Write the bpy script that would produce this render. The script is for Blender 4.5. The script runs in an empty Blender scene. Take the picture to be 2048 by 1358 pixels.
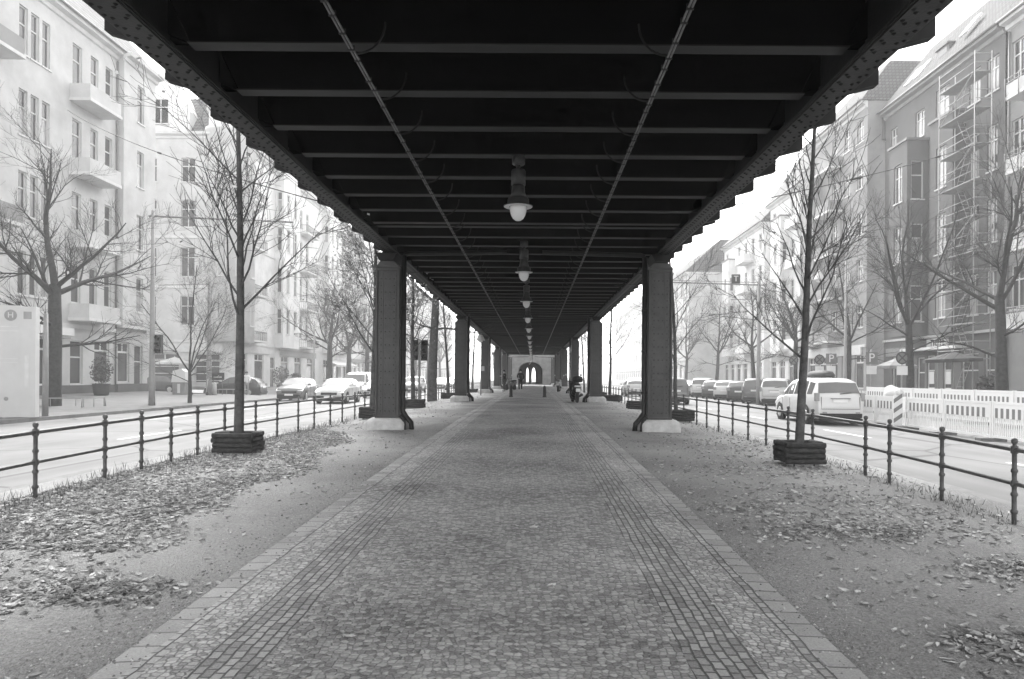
import bpy, bmesh, math, random
from mathutils import Matrix, Vector
R = math.radians
S = bpy.context.scene
C = S.collection

# ---------------------------------------------------------------- camera, sky, sun, exposure
CAMZ = 1.5
F = 1380.0                       # focal length in pixels of a 2048 px wide frame
cd = bpy.data.cameras.new('camera'); cam = bpy.data.objects.new('camera', cd); C.objects.link(cam)
cd.sensor_width = 36.0; cd.lens = F / 2048 * 36.0
cd.shift_x = -42 / 2048; cd.shift_y = 76 / 2048
cd.clip_start = 0.05; cd.clip_end = 3000
cam.matrix_world = Matrix.Translation((0, 0, CAMZ)) @ Matrix.Rotation(R(90), 4, 'X') @ Matrix.Rotation(R(0.4), 4, 'Z')
S.camera = cam

SUN_EL, SUN_AZ = 50.0, -12.0     # azimuth measured from straight ahead (+Y), minus = to the left
w = bpy.data.worlds.new('World'); S.world = w; w.use_nodes = True
nt = w.node_tree; nt.nodes.clear()
sky = nt.nodes.new('ShaderNodeTexSky'); sky.sky_type = 'NISHITA'; sky.sun_disc = False
sky.sun_elevation = R(SUN_EL); sky.sun_rotation = R(SUN_AZ)
sky.air_density = 1.0; sky.dust_density = 1.0; sky.ozone_density = 1.0
bw = nt.nodes.new('ShaderNodeRGBToBW'); bg = nt.nodes.new('ShaderNodeBackground'); wo = nt.nodes.new('ShaderNodeOutputWorld')
bg.inputs['Strength'].default_value = 0.15
nt.links.new(sky.outputs[0], bw.inputs[0]); nt.links.new(bw.outputs[0], bg.inputs['Color']); nt.links.new(bg.outputs[0], wo.inputs['Surface'])
sl = bpy.data.lights.new('sun', 'SUN'); sl.energy = 0.8; sl.angle = R(25); sl.color = (1, 0.99, 0.98)
so = bpy.data.objects.new('sun', sl); C.objects.link(so)
sd = Vector((math.sin(R(SUN_AZ)) * math.cos(R(SUN_EL)), math.cos(R(SUN_AZ)) * math.cos(R(SUN_EL)), math.sin(R(SUN_EL))))
so.rotation_euler = (-sd).to_track_quat('-Z', 'Y').to_euler()
S.view_settings.view_transform = 'Standard'; S.view_settings.look = 'None'
S.view_settings.exposure = 2.75; S.view_settings.gamma = 1.0; S.view_settings.use_curve_mapping = False
S.cycles.max_bounces = 8; S.cycles.diffuse_bounces = 4; S.cycles.volume_bounces = 1
S.cycles.volume_step_rate = 4.0; S.cycles.volume_max_steps = 64
S.cycles.use_denoising = True; S.cycles.denoiser = 'OPENIMAGEDENOISE'; S.cycles.denoising_input_passes = 'RGB_ALBEDO_NORMAL'; S.cycles.denoising_prefilter = 'ACCURATE'; S.cycles.sample_clamp_indirect = 4.0

def PX(x, Y): return (x - 1066) * Y / F
def PZ(y, Y, x=1066): return CAMZ + (755 + (x - 1066) * 0.00698 - y) * Y / F

# ---------------------------------------------------------------- helpers
class MB:
    def __init__(s): s.v = []; s.f = []; s.m = []; s.sm = []
    def face(s, pts, m=0, smooth=False):
        n = len(s.v); s.v += [tuple(p) for p in pts]; s.f.append(tuple(range(n, n + len(pts)))); s.m.append(m); s.sm.append(smooth)
    def box(s, x0, x1, y0, y1, z0, z1, m=0):
        n = len(s.v)
        s.v += [(x0,y0,z0),(x1,y0,z0),(x1,y1,z0),(x0,y1,z0),(x0,y0,z1),(x1,y0,z1),(x1,y1,z1),(x0,y1,z1)]
        for f in ((0,3,2,1),(4,5,6,7),(0,1,5,4),(1,2,6,5),(2,3,7,6),(3,0,4,7)):
            s.f.append(tuple(n + i for i in f)); s.m.append(m); s.sm.append(False)
        return s
    def tube(s, pts, rad, n=6, m=0, caps=True, smooth=True):
        pts = [Vector(p) for p in pts]
        if not hasattr(rad, '__len__'): rad = [rad] * len(pts)
        base = len(s.v); up = None
        for i, p in enumerate(pts):
            d = (pts[min(i+1, len(pts)-1)] - pts[max(i-1, 0)])
            if d.length < 1e-9: d = Vector((0,0,1))
            d.normalize()
            if up is None: up = Vector((0,0,1)) if abs(d.z) < 0.9 else Vector((0,1,0))
            a = d.cross(up)
            if a.length < 1e-4: a = d.cross(Vector((1,0.3,0.2)))
            a.normalize(); b = a.cross(d).normalized(); up = b
            for k in range(n):
                t = 2 * math.pi * k / n
                q = p + (a * math.cos(t) + b * math.sin(t)) * rad[i]
                s.v.append((q.x, q.y, q.z))
        for i in range(len(pts) - 1):
            for k in range(n):
                k2 = (k + 1) % n
                s.f.append((base+i*n+k, base+i*n+k2, base+(i+1)*n+k2, base+(i+1)*n+k)); s.m.append(m); s.sm.append(smooth)
        if caps:
            s.f.append(tuple(base + k for k in range(n))[::-1]); s.m.append(m); s.sm.append(False)
            s.f.append(tuple(base + (len(pts)-1)*n + k for k in range(n))); s.m.append(m); s.sm.append(False)
        return s
    def lathe(s, prof, n=12, c=(0,0,0), m=0, smooth=True, closed=True):
        base = len(s.v)
        for r, z in prof:
            for k in range(n):
                t = 2 * math.pi * k / n
                s.v.append((c[0] + r*math.cos(t), c[1] + r*math.sin(t), c[2] + z))
        for i in range(len(prof) - 1):
            for k in range(n):
                k2 = (k + 1) % n
                s.f.append((base+i*n+k, base+i*n+k2, base+(i+1)*n+k2, base+(i+1)*n+k)); s.m.append(m); s.sm.append(smooth)
        if closed:
            s.f.append(tuple(base + k for k in range(n))[::-1]); s.m.append(m); s.sm.append(False)
            s.f.append(tuple(base + (len(prof)-1)*n + k for k in range(n))); s.m.append(m); s.sm.append(False)
        return s
    def prism(s, poly, axis, a, b, m=0):
        """poly: 2D points; axis 'x' -> (y,z), 'y' -> (x,z), 'z' -> (x,y); extruded from a to b"""
        def P(p, t): return {'x': (t, p[0], p[1]), 'y': (p[0], t, p[1]), 'z': (p[0], p[1], t)}[axis]
        n = len(poly); base = len(s.v)
        s.v += [P(p, a) for p in poly] + [P(p, b) for p in poly]
        s.f.append(tuple(base + i for i in range(n))); s.m.append(m); s.sm.append(False)
        s.f.append(tuple(base + n + i for i in range(n))[::-1]); s.m.append(m); s.sm.append(False)
        for i in range(n):
            j = (i + 1) % n
            s.f.append((base+i, base+n+i, base+n+j, base+j)); s.m.append(m); s.sm.append(False)
        return s
    def build(s, name, mats, parent=None, loc=(0,0,0), rotz=0, fix=True):
        me = bpy.data.meshes.new(name)
        me.from_pydata(s.v, [], s.f)
        if not isinstance(mats, (list, tuple)): mats = [mats]
        for mt in mats: me.materials.append(mt)
        me.polygons.foreach_set('material_index', s.m); me.polygons.foreach_set('use_smooth', s.sm)
        if fix and len(s.f) < 60000:
            bm = bmesh.new(); bm.from_mesh(me); bmesh.ops.recalc_face_normals(bm, faces=bm.faces); bm.to_mesh(me); bm.free()
        me.update()
        o = bpy.data.objects.new(name, me); C.objects.link(o)
        o.location = loc; o.rotation_euler = (0, 0, rotz)
        if parent: o.parent = parent
        return o

def tag(o, label=None, cat=None, group=None, kind=None):
    if label: o['label'] = label
    if cat: o['category'] = cat
    if group: o['group'] = group
    if kind: o['kind'] = kind
    return o
def thing(name, label, cat, loc=(0,0,0), rotz=0, group=None):
    o = bpy.data.objects.new(name, None); C.objects.link(o); o.empty_display_size = 0.2
    o.location = loc; o.rotation_euler = (0, 0, rotz)
    return tag(o, label, cat, group)
KIDS = {}
def kids(o): return [c for c in bpy.data.objects if c.parent == o]
def copy_tree(o, parent=None, loc=None, rotz=None, label=None, scale=None, _k=None):
    if _k is None:
        _k = {}
        for c in bpy.data.objects:
            if c.parent: _k.setdefault(c.parent.name, []).append(c)
    c = o.copy(); C.objects.link(c); c.parent = parent
    for ch in _k.get(o.name, []): copy_tree(ch, c, _k=_k)
    if loc is not None: c.location = loc
    if rotz is not None: c.rotation_euler = (0, 0, rotz)
    if scale is not None: c.scale = scale if hasattr(scale, '__len__') else (scale,)*3
    if label: c['label'] = label
    return c
def struct(o): o['kind'] = 'structure'; return o

# ---------------------------------------------------------------- materials (black-and-white film: every colour is a grey)
def gm(name, v, rough=0.8, var=0.15, scale=4.0, bump=0.0, bscale=None, metal=0.0, spec=0.3, detail=6.0):
    m = bpy.data.materials.new(name); m.use_nodes = True
    t = m.node_tree; p = t.nodes['Principled BSDF']
    p.inputs['Roughness'].default_value = rough; p.inputs['Metallic'].default_value = metal
    p.inputs['Specular IOR Level'].default_value = spec
    co = t.nodes.new('ShaderNodeTexCoord')
    if var > 0:
        n = t.nodes.new('ShaderNodeTexNoise'); n.inputs['Scale'].default_value = scale; n.inputs['Detail'].default_value = detail
        n.inputs['Roughness'].default_value = 0.65
        r = t.nodes.new('ShaderNodeValToRGB')
        a, b = max(0, v*(1-var)), min(1, v*(1+var))
        r.color_ramp.elements[0].position = 0.3; r.color_ramp.elements[1].position = 0.7
        r.color_ramp.elements[0].color = (a, a, a, 1); r.color_ramp.elements[1].color = (b, b, b, 1)
        t.links.new(co.outputs['Object'], n.inputs['Vector']); t.links.new(n.outputs['Fac'], r.inputs[0]); t.links.new(r.outputs[0], p.inputs['Base Color'])
    else:
        p.inputs['Base Color'].default_value = (v, v, v, 1)
    if bump > 0:
        n2 = t.nodes.new('ShaderNodeTexNoise'); n2.inputs['Scale'].default_value = bscale or scale * 6; n2.inputs['Detail'].default_value = 4
        bp = t.nodes.new('ShaderNodeBump'); bp.inputs['Strength'].default_value = bump; bp.inputs['Distance'].default_value = 0.02
        t.links.new(co.outputs['Object'], n2.inputs['Vector']); t.links.new(n2.outputs['Fac'], bp.inputs['Height']); t.links.new(bp.outputs[0], p.inputs['Normal'])
    return m

def cobble_mat(name, v, size, var=0.35, joint=0.25, mode='voronoi', row=(0.1, 0.15), jw=0.012, bump=0.6):
    m = bpy.data.materials.new(name); m.use_nodes = True
    t = m.node_tree; p = t.nodes['Principled BSDF']; p.inputs['Roughness'].default_value = 0.75; p.inputs['Specular IOR Level'].default_value = 0.35
    N = t.nodes.new; L = t.links.new
    co = N('ShaderNodeTexCoord')
    # large soft wear patches and a fine grain on the stone
    big = N('ShaderNodeTexNoise'); big.inputs['Scale'].default_value = 0.55; big.inputs['Detail'].default_value = 5; L(co.outputs['Object'], big.inputs['Vector'])
    fine = N('ShaderNodeTexNoise'); fine.inputs['Scale'].default_value = 90; fine.inputs['Detail'].default_value = 3; L(co.outputs['Object'], fine.inputs['Vector'])
    warp = N('ShaderNodeTexNoise'); warp.inputs['Scale'].default_value = 1.3 if mode == 'voronoi' else 3.5; warp.inputs['Detail'].default_value = 3; L(co.outputs['Object'], warp.inputs['Vector'])
    wm = N('ShaderNodeVectorMath'); wm.operation = 'SCALE'; wm.inputs['Scale'].default_value = 0.16 if mode == 'voronoi' else 0.045
    L(warp.outputs['Color'], wm.inputs[0])
    ad = N('ShaderNodeVectorMath'); ad.operation = 'ADD'; L(co.outputs['Object'], ad.inputs[0]); L(wm.outputs[0], ad.inputs[1])
    if mode == 'voronoi':
        mp = N('ShaderNodeMapping'); mp.inputs['Scale'].default_value = (1/size * 0.8, 1/size, 0.001); L(ad.outputs[0], mp.inputs['Vector'])
        v1 = N('ShaderNodeTexVoronoi'); v1.feature = 'DISTANCE_TO_EDGE'; v1.inputs['Scale'].default_value = 1.0; v1.inputs['Randomness'].default_value = 0.6
        v2 = N('ShaderNodeTexVoronoi'); v2.inputs['Scale'].default_value = 1.0; v2.inputs['Randomness'].default_value = 0.6
        L(mp.outputs[0], v1.inputs['Vector']); L(mp.outputs[0], v2.inputs['Vector'])
        edge = N('ShaderNodeMapRange'); edge.inputs['From Min'].default_value = 0.0; edge.inputs['From Max'].default_value = 0.16
        L(v1.outputs['Distance'], edge.inputs['Value']); cell = N('ShaderNodeSeparateColor'); L(v2.outputs['Color'], cell.inputs[0]); cellv = cell.outputs[0]; ev = edge.outputs[0]
    else:
        mp = N('ShaderNodeMapping'); mp.inputs['Rotation'].default_value = (0, 0, R(90)); L(ad.outputs[0], mp.inputs['Vector'])
        b = N('ShaderNodeTexBrick'); b.offset = 0.5; b.inputs['Scale'].default_value = 1.0
        b.inputs['Color1'].default_value = (0.2, 0.2, 0.2, 1); b.inputs['Color2'].default_value = (0.9, 0.9, 0.9, 1); b.inputs['Mortar'].default_value = (0, 0, 0, 1)
        b.inputs['Mortar Size'].default_value = jw; b.inputs['Mortar Smooth'].default_value = 0.6; b.inputs['Brick Width'].default_value = row[1]; b.inputs['Row Height'].default_value = row[0]
        L(mp.outputs[0], b.inputs['Vector'])
        inv = N('ShaderNodeMath'); inv.operation = 'SUBTRACT'; inv.inputs[0].default_value = 1.0; L(b.outputs['Fac'], inv.inputs[1])
        sp = N('ShaderNodeSeparateColor'); L(b.outputs['Color'], sp.inputs[0]); cellv = sp.outputs[0]; ev = inv.outputs[0]
    # value = v * (1 + var*(cell-.5) + .35*(big-.5) + .25*(fine-.5)) * mix(joint,1,edge)
    def math_(op, a, b):
        n = N('ShaderNodeMath'); n.operation = op
        for i, q in enumerate((a, b)):
            if isinstance(q, (int, float)): n.inputs[i].default_value = q
            else: L(q, n.inputs[i])
        return n.outputs[0]
    s = math_('MULTIPLY', math_('SUBTRACT', cellv, 0.5), var)
    s = math_('ADD', s, math_('MULTIPLY', math_('SUBTRACT', big.outputs['Fac'], 0.5), 1.7))
    s = math_('ADD', s, math_('MULTIPLY', math_('SUBTRACT', fine.outputs['Fac'], 0.5), 0.9))
    s = math_('ADD', s, 1.0)
    s = math_('MULTIPLY', s, v)
    j = N('ShaderNodeMapRange'); j.inputs['To Min'].default_value = joint; L(ev, j.inputs['Value'])
    s = math_('MULTIPLY', s, j.outputs[0])
    cc = N('ShaderNodeCombineColor')
    for k in range(3): L(s, cc.inputs[k])
    L(cc.outputs[0], p.inputs['Base Color'])
    h = math_('ADD', ev, math_('MULTIPLY', fine.outputs['Fac'], 0.25)); h = math_('ADD', h, math_('MULTIPLY', cellv, 0.4))
    bp = N('ShaderNodeBump'); bp.inputs['Strength'].default_value = bump; bp.inputs['Distance'].default_value = 0.012
    L(h, bp.inputs['Height']); L(bp.outputs[0], p.inputs['Normal'])
    return m

M = {}
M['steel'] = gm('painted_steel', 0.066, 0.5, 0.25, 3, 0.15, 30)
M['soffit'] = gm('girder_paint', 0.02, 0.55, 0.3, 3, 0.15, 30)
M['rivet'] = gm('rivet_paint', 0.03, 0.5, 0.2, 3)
M['steel_dark'] = gm('near_black', 0.012, 0.7, 0.3, 3)  # near-black grey shared by small steelwork and the passage interior
M['deck'] = gm('dark_deck', 0.004, 0.9, 0.3, 2, spec=0.0)  # even near-black tone without specular
M['web'] = gm('shaded_web', 0.004, 0.9, 0.3, 2, spec=0.0)  # same beam steel, its colour darkened to paint in shade between the flanges
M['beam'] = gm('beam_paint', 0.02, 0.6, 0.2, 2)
M['conduit'] = gm('zinc_conduit', 0.15, 0.45, 0.35, 8)
M['pipe'] = gm('downpipe_paint', 0.02, 0.5, 0.3, 6)
M['pedestal'] = gm('pale_concrete', 0.5, 0.9, 0.18, 7, 0.4, 60)
M['granite'] = gm('granite_block', 0.30, 0.85, 0.35, 1.2, 0.3, 40)
M['globe'] = gm('opal_glass', 0.75, 0.25, 0.0, spec=0.5)
M['lamp_metal'] = gm('lamp_enamel', 0.05, 0.4, 0.2, 8)
M['lamp_white'] = gm('white_enamel', 0.7, 0.4, 0.0)
M['rail'] = gm('railing_paint', 0.07, 0.42, 0.35, 12, 0.2, 60, spec=0.5)
M['soil'] = None
M['bark'] = gm('bark', 0.085, 0.9, 0.5, 9, 0.7, 45)
M['bark_dark'] = gm('bark_dark', 0.04, 0.9, 0.5, 9, 0.6, 45)
M['log'] = gm('weathered_log', 0.05, 0.85, 0.5, 14, 0.5, 50)
M['leaf'] = gm('dry_leaf', 0.47, 0.8, 0.7, 7)
M['leaf2'] = gm('dark_leaf', 0.24, 0.8, 0.5, 9)
M['asphalt'] = gm('asphalt', 0.16, 0.75, 0.22, 0.5, 0.25, 120)
M['paving'] = gm('paving', 0.16, 0.85, 0.2, 1.5, 0.2, 40)
M['kerbstone'] = gm('kerbstone', 0.19, 0.85, 0.2, 3, 0.2, 60)
M['paint_line'] = gm('road_paint', 0.75, 0.7, 0.1, 6)
M['pylon'] = gm('pylon_panel', 0.5, 0.5, 0.06, 2)
M['white'] = gm('white_paint', 0.66, 0.45, 0.04, 2)
M['black'] = gm('black', 0.015, 0.6, 0.2, 4)
M['dark'] = gm('dark_grey', 0.05, 0.6, 0.2, 4)
M['mid'] = gm('mid_grey', 0.25, 0.6, 0.15, 4)
M['light'] = gm('light_grey', 0.55, 0.6, 0.1, 4)
M['rubber'] = gm('rubber', 0.03, 0.8, 0.3, 10)
M['glass'] = gm('window_glass', 0.06, 0.08, 0.3, 0.8, spec=0.6)
M['glass_pale'] = gm('curtain_reflection_glass', 0.32, 0.15, 0.3, 1.2, spec=0.5)  # pale lower panes: curtain tone with sky reflection painted into the colour
M['glass_car'] = gm('car_glass', 0.12, 0.06, 0.2, 0.8, spec=0.8)
M['skin'] = gm('skin', 0.42, 0.6, 0.08, 8)

def asphalt_mat():
    m = gm('asphalt', 0.16, 0.75, 0.0); t = m.node_tree; N = t.nodes.new; L = t.links.new; p = t.nodes['Principled BSDF']
    co = N('ShaderNodeTexCoord'); mp = N('ShaderNodeMapping'); mp.inputs['Scale'].default_value = (1.1, 0.035, 1); L(co.outputs['Object'], mp.inputs['Vector'])
    a = N('ShaderNodeTexNoise'); a.inputs['Scale'].default_value = 1.6; a.inputs['Detail'].default_value = 5; L(mp.outputs[0], a.inputs['Vector'])
    c = N('ShaderNodeTexNoise'); c.inputs['Scale'].default_value = 0.35; c.inputs['Detail'].default_value = 6; L(co.outputs['Object'], c.inputs['Vector'])
    f = N('ShaderNodeTexNoise'); f.inputs['Scale'].default_value = 70; f.inputs['Detail'].default_value = 2; L(co.outputs['Object'], f.inputs['Vector'])
    v = N('ShaderNodeTexVoronoi'); v.feature = 'DISTANCE_TO_EDGE'; v.inputs['Scale'].default_value = 0.22; L(c.outputs['Color'], v.inputs['Vector'])
    w_ = N('ShaderNodeTexVoronoi'); w_.feature = 'DISTANCE_TO_EDGE'; w_.inputs['Scale'].default_value = 0.18; L(co.outputs['Object'], w_.inputs['Vector'])
    s1 = N('ShaderNodeMath'); s1.operation = 'ADD'; L(a.outputs['Fac'], s1.inputs[0]); L(c.outputs['Fac'], s1.inputs[1])
    s2 = N('ShaderNodeMath'); s2.operation = 'MULTIPLY_ADD'; s2.inputs[1].default_value = 0.5; L(f.outputs['Fac'], s2.inputs[0]); L(s1.outputs[0], s2.inputs[2])
    r = N('ShaderNodeValToRGB'); r.color_ramp.elements[0].position = 0.30; r.color_ramp.elements[1].position = 0.68
    mr = N('ShaderNodeMath'); mr.operation = 'MULTIPLY'; mr.inputs[1].default_value = 0.4; L(s2.outputs[0], mr.inputs[0]); L(mr.outputs[0], r.inputs[0])
    r.color_ramp.elements[0].color = (0.10,)*3 + (1,); r.color_ramp.elements[1].color = (0.23,)*3 + (1,)
    k = N('ShaderNodeMapRange'); k.inputs['From Max'].default_value = 0.012; k.inputs['To Min'].default_value = 0.45; L(w_.outputs['Distance'], k.inputs['Value'])
    mu = N('ShaderNodeMix'); mu.data_type = 'RGBA'; mu.blend_type = 'MULTIPLY'; mu.inputs['Factor'].default_value = 1.0; L(r.outputs[0], mu.inputs[6]); L(k.outputs[0], mu.inputs[7]); L(mu.outputs[2], p.inputs['Base Color'])
    return m
M['asphalt'] = asphalt_mat()
def soil_mat():
    m = gm('trodden_soil', 0.26, 0.95, 0.0); t = m.node_tree; N = t.nodes.new; L = t.links.new; p = t.nodes['Principled BSDF']
    co = N('ShaderNodeTexCoord')
    a = N('ShaderNodeTexNoise'); a.inputs['Scale'].default_value = 0.45; a.inputs['Detail'].default_value = 5
    b = N('ShaderNodeTexNoise'); b.inputs['Scale'].default_value = 38; b.inputs['Detail'].default_value = 8; b.inputs['Roughness'].default_value = 0.75
    c = N('ShaderNodeTexVoronoi'); c.inputs['Scale'].default_value = 75
    for n in (a, b, c): L(co.outputs['Object'], n.inputs['Vector'])
    mx = N('ShaderNodeMath'); mx.operation = 'MULTIPLY_ADD'; mx.inputs[1].default_value = 0.5; L(a.outputs['Fac'], mx.inputs[0])
    m2 = N('ShaderNodeMath'); m2.operation = 'MULTIPLY'; m2.inputs[1].default_value = 0.75; L(b.outputs['Fac'], m2.inputs[0]); L(m2.outputs[0], mx.inputs[2])
    r = N('ShaderNodeValToRGB'); r.color_ramp.elements[0].position = 0.32; r.color_ramp.elements[1].position = 0.78
    r.color_ramp.elements[0].color = (0.05,)*3 + (1,); r.color_ramp.elements[1].color = (0.47,)*3 + (1,)
    L(mx.outputs[0], r.inputs[0]); L(r.outputs[0], p.inputs['Base Color'])
    bp = N('ShaderNodeBump'); bp.inputs['Strength'].default_value = 0.8; bp.inputs['Distance'].default_value = 0.02
    ad = N('ShaderNodeMath'); ad.operation = 'ADD'; L(b.outputs['Fac'], ad.inputs[0]); L(c.outputs['Distance'], ad.inputs[1])
    L(ad.outputs[0], bp.inputs['Height']); L(bp.outputs[0], p.inputs['Normal'])
    return m
M['soil'] = soil_mat()

# ---------------------------------------------------------------- ground levels
GT = [(-40, 0.0), (2.5, 0.0), (3.4, 0.01), (4.8, 0.049), (8.1, 0.124), (12.5, 0.183), (20.7, 0.269), (29.7, 0.314), (56, 0.37), (103, 0.38), (400, 0.38)]
def g(y):
    for (a, za), (b, zb) in zip(GT, GT[1:]):
        if y <= b: return za + (zb - za) * (y - a) / (b - a)
    return GT[-1][1]
PC, PW = -0.24, 1.89             # path centre line and half width
FL, FR = -5.55, 4.72             # railings
KL, KR = -6.65, 5.75             # kerbs of the median
ROADZ = -0.10
def mz(x, y):
    """height of the median strip"""
    gp = g(y); gf = min(gp, 0.16); gk = gf - 0.09
    e = abs(x - PC); fx = FR if x > PC else FL; kx = KR if x > PC else KL
    ef, ek = abs(fx - PC), abs(kx - PC)
    if e < 3.3: return gp
    if e < ef: t = (e - 3.3) / (ef - 3.3); return gp + (gf - gp) * t
    t = min(1, (e - ef) / (ek - ef)); return gf + (gk - gf) * t
# ---------------------------------------------------------------- ground, roads, pavements
def sheet(xs, ys, zf, m=0):
    b = MB(); n = len(ys)
    for x in xs:
        for y in ys: b.v.append((x, y, zf(x, y)))
    for i in range(len(xs) - 1):
        for j in range(n - 1):
            b.f.append((i*n+j, (i+1)*n+j, (i+1)*n+j+1, i*n+j+1)); b.m.append(m); b.sm.append(True)
    return b
def frange(a, b, n): return [a + (b - a) * i / n for i in range(n + 1)]
YS = frange(-20, 2, 11)[:-1] + frange(2, 14, 60)[:-1] + frange(14, 60, 46)[:-1] + frange(60, 300, 40)
XM = frange(KL + 0.18, FL, 5)[:-1] + frange(FL, -3.5, 20)[:-1] + frange(-3.5, 3.1, 12)[:-1] + frange(3.1, FR, 16)[:-1] + frange(FR, KR - 0.18, 5)
rng = random.Random(4)
bump = {}
def mzb(x, y):
    z = mz(x, y)
    if y < 60 and PW + 0.05 < abs(x - PC) < 5.2:
        z += 0.012 * math.sin(x * 2.3 + 1.7 * math.sin(y * 1.1)) * math.sin(y * 1.9 + x)
    return z
b = sheet(XM, YS, mzb); struct(b.build('median_ground', M['soil'], fix=False))
# far base ground to the horizon
b = MB(); b.face([(-900, -300, -0.6), (900, -300, -0.6), (900, 1500, -0.6), (-900, 1500, -0.6)]); struct(b.build('ground', M['paving'], fix=False))
# cobbled path: slab edging, mosaic band, rows, centre
M['cob_c'] = cobble_mat('mosaic_cobbles', 0.385, 0.033, 0.75, 0.6)
M['cob_b'] = cobble_mat('mosaic_cobbles_pale', 0.47, 0.037, 0.6, 0.5)
M['cob_r'] = cobble_mat('cobble_rows', 0.36, 0.1, 0.9, 0.76, 'brick', (0.058, 0.085), 0.008, 0.9)
M['cob_s'] = cobble_mat('edging_slabs', 0.34, 0.1, 0.5, 0.7, 'brick', (0.6, 0.19), 0.010, 0.8)
cols = [(-PW, -PW+0.15, 3), (-PW+0.15, -PW+0.235, 2), (-PW+0.235, -PW+0.47, 1), (-PW+0.47, -PW+0.80, 2), (-PW+0.80, 0, 0), (0, PW-0.86, 0), (PW-0.86, PW-0.50, 2), (PW-0.50, PW-0.235, 1), (PW-0.235, PW-0.15, 2), (PW-0.15, PW, 3)]
b = MB()
def crown(x, y): return g(y) + 0.03 + 0.035 * (1 - ((x - PC) / PW) ** 2)
for x0, x1, m in cols:
    k = 4 if m == 0 else 1
    s_ = sheet(frange(PC + x0, PC + x1, k), YS, crown, m)
    o = len(b.v); b.v += s_.v; b.f += [tuple(o + i for i in f) for f in s_.f]; b.m += s_.m; b.sm += s_.sm
for sx in (-1, 1):
    x = PC + sx * PW
    for a, c in zip(YS, YS[1:]):
        b.face([(x, a, g(a) - 0.1), (x, c, g(c) - 0.1), (x, c, crown(x, c)), (x, a, crown(x, a))], 3)
struct(b.build('cobbled_path', [M['cob_c'], M['cob_b'], M['cob_r'], M['cob_s']], fix=False))
# roads (one each side of the median), kerbs, pavements
PL, PR = -17.0, 16.6             # outer kerbs
LF, RF = -27.0, 27.4             # facade lines
def pz(x):                        # pavements rise towards the buildings
    k = PL if x < 0 else PR; return ROADZ + 0.12 + 0.035 * (abs(x) - abs(k))
for nm, x0, x1 in (('road', PL - 0.3, KL + 0.1), ('road', KR - 0.1, PR + 0.3)):
    b = sheet(frange(x0, x1, 4), frange(-30, 320, 20), lambda x, y: ROADZ); struct(b.build(nm, M['asphalt'], fix=False))
b = MB()                          # side street beyond the first block of the left side
b.face([(-80, 49.5, 0.02), (PL - 0.2, 49.5, ROADZ + 0.006), (PL - 0.2, 60, ROADZ + 0.006), (-80, 60, 0.02)]); struct(b.build('side_street_road', M['asphalt'], fix=False))
for x0, x1, ya, yb in ((LF - 3, PL, -30, 48.8), (LF - 3, PL, 60.6, 320), (PR, RF + 3, -30, 320)):
    b = sheet(frange(x0, x1, 6), frange(ya, yb, 30), lambda x, y: pz(x)); struct(b.build('pavement', M['paving'], fix=False))
for xk, ya, yb, top in ((PL, -30, 48.8, None), (PL, 60.6, 320, None), (PR, -30, 320, None), (KL, -20, 300, 1), (KR, -20, 300, 1)):
    b = MB(); ys = [y for y in YS if ya <= y <= yb]; ys = [ya] + [y for y in ys if y > ya] + ([yb] if ys[-1] < yb else [])
    s = -1 if xk in (PL,) else 1
    if xk == KL: xa, xb = KL, KL + 0.18
    elif xk == KR: xa, xb = KR - 0.18, KR
    elif xk == PL: xa, xb = PL, PL + 0.15
    else: xa, xb = PR - 0.15, PR
    def zt(y): return (mz(KL if xk == KL else KR, y) + 0.012) if top else ROADZ + 0.125
    for a, c in zip(ys, ys[1:]):
        z0, z1 = zt(a), zt(c)
        b.face([(xa, a, z0), (xb, a, z0), (xb, c, z1), (xa, c, z1)])
        b.face([(xa, a, ROADZ - 0.05), (xa, c, ROADZ - 0.05), (xa, c, z1), (xa, a, z0)])
        b.face([(xb, a, ROADZ - 0.05), (xb, c, ROADZ - 0.05), (xb, c, z1), (xb, a, z0)])
    struct(b.build('kerb', M['kerbstone'], fix=False))
# lane markings
b = MB()
for X, ya, yb, ln, gap, wd in ((-10.2, 2, 150, 3, 4.5, 0.12), (-13.6, 2, 150, 3, 4.5, 0.12), (9.3, 2, 150, 3, 5.5, 0.12), (KL - 0.35, 0, 200, 200, 1, 0.06), (KR + 0.35, 0, 200, 200, 1, 0.06)):
    y = ya
    while y < yb:
        b.face([(X - wd/2, y, ROADZ + 0.004), (X + wd/2, y, ROADZ + 0.004), (X + wd/2, min(yb, y + ln), ROADZ + 0.004), (X - wd/2, min(yb, y + ln), ROADZ + 0.004)]); y += ln + gap
struct(b.build('road_markings', M['paint_line'], fix=False))
# arrow on the left road surface
# ---------------------------------------------------------------- elevated railway viaduct
SP = 16.92                        # span between columns
GL, GR, GW = -3.465, 3.13, 0.165  # girder centre lines, half flange width
GZ, BZ, DZ = 4.50, 4.60, 5.45     # girder soffit, beam soffit, deck soffit
vi = thing('elevated_railway_viaduct', 'long dark riveted steel railway viaduct roofing the cobbled path', 'viaduct')
YA, YB = -6.0, 95.5  # far end stops short of the abutment to let skylight onto its wall
def rivet(b, x, y, z, r=0.023, d=-1, m=0, axis='z'):
    n = len(b.v); k = 6
    for i in range(k):
        t = 2*math.pi*i/k; c, s = r*math.cos(t), r*math.sin(t)
        b.v.append((x + c, y + s, z) if axis == 'z' else (x + c, y, z + s))
    b.v.append((x, y, z + d*r*0.75) if axis == 'z' else (x, y + d*r*0.75, z))
    for i in range(k):
        b.f.append((n+i, n+(i+1) % k, n+k)); b.m.append(m); b.sm.append(True)
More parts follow.
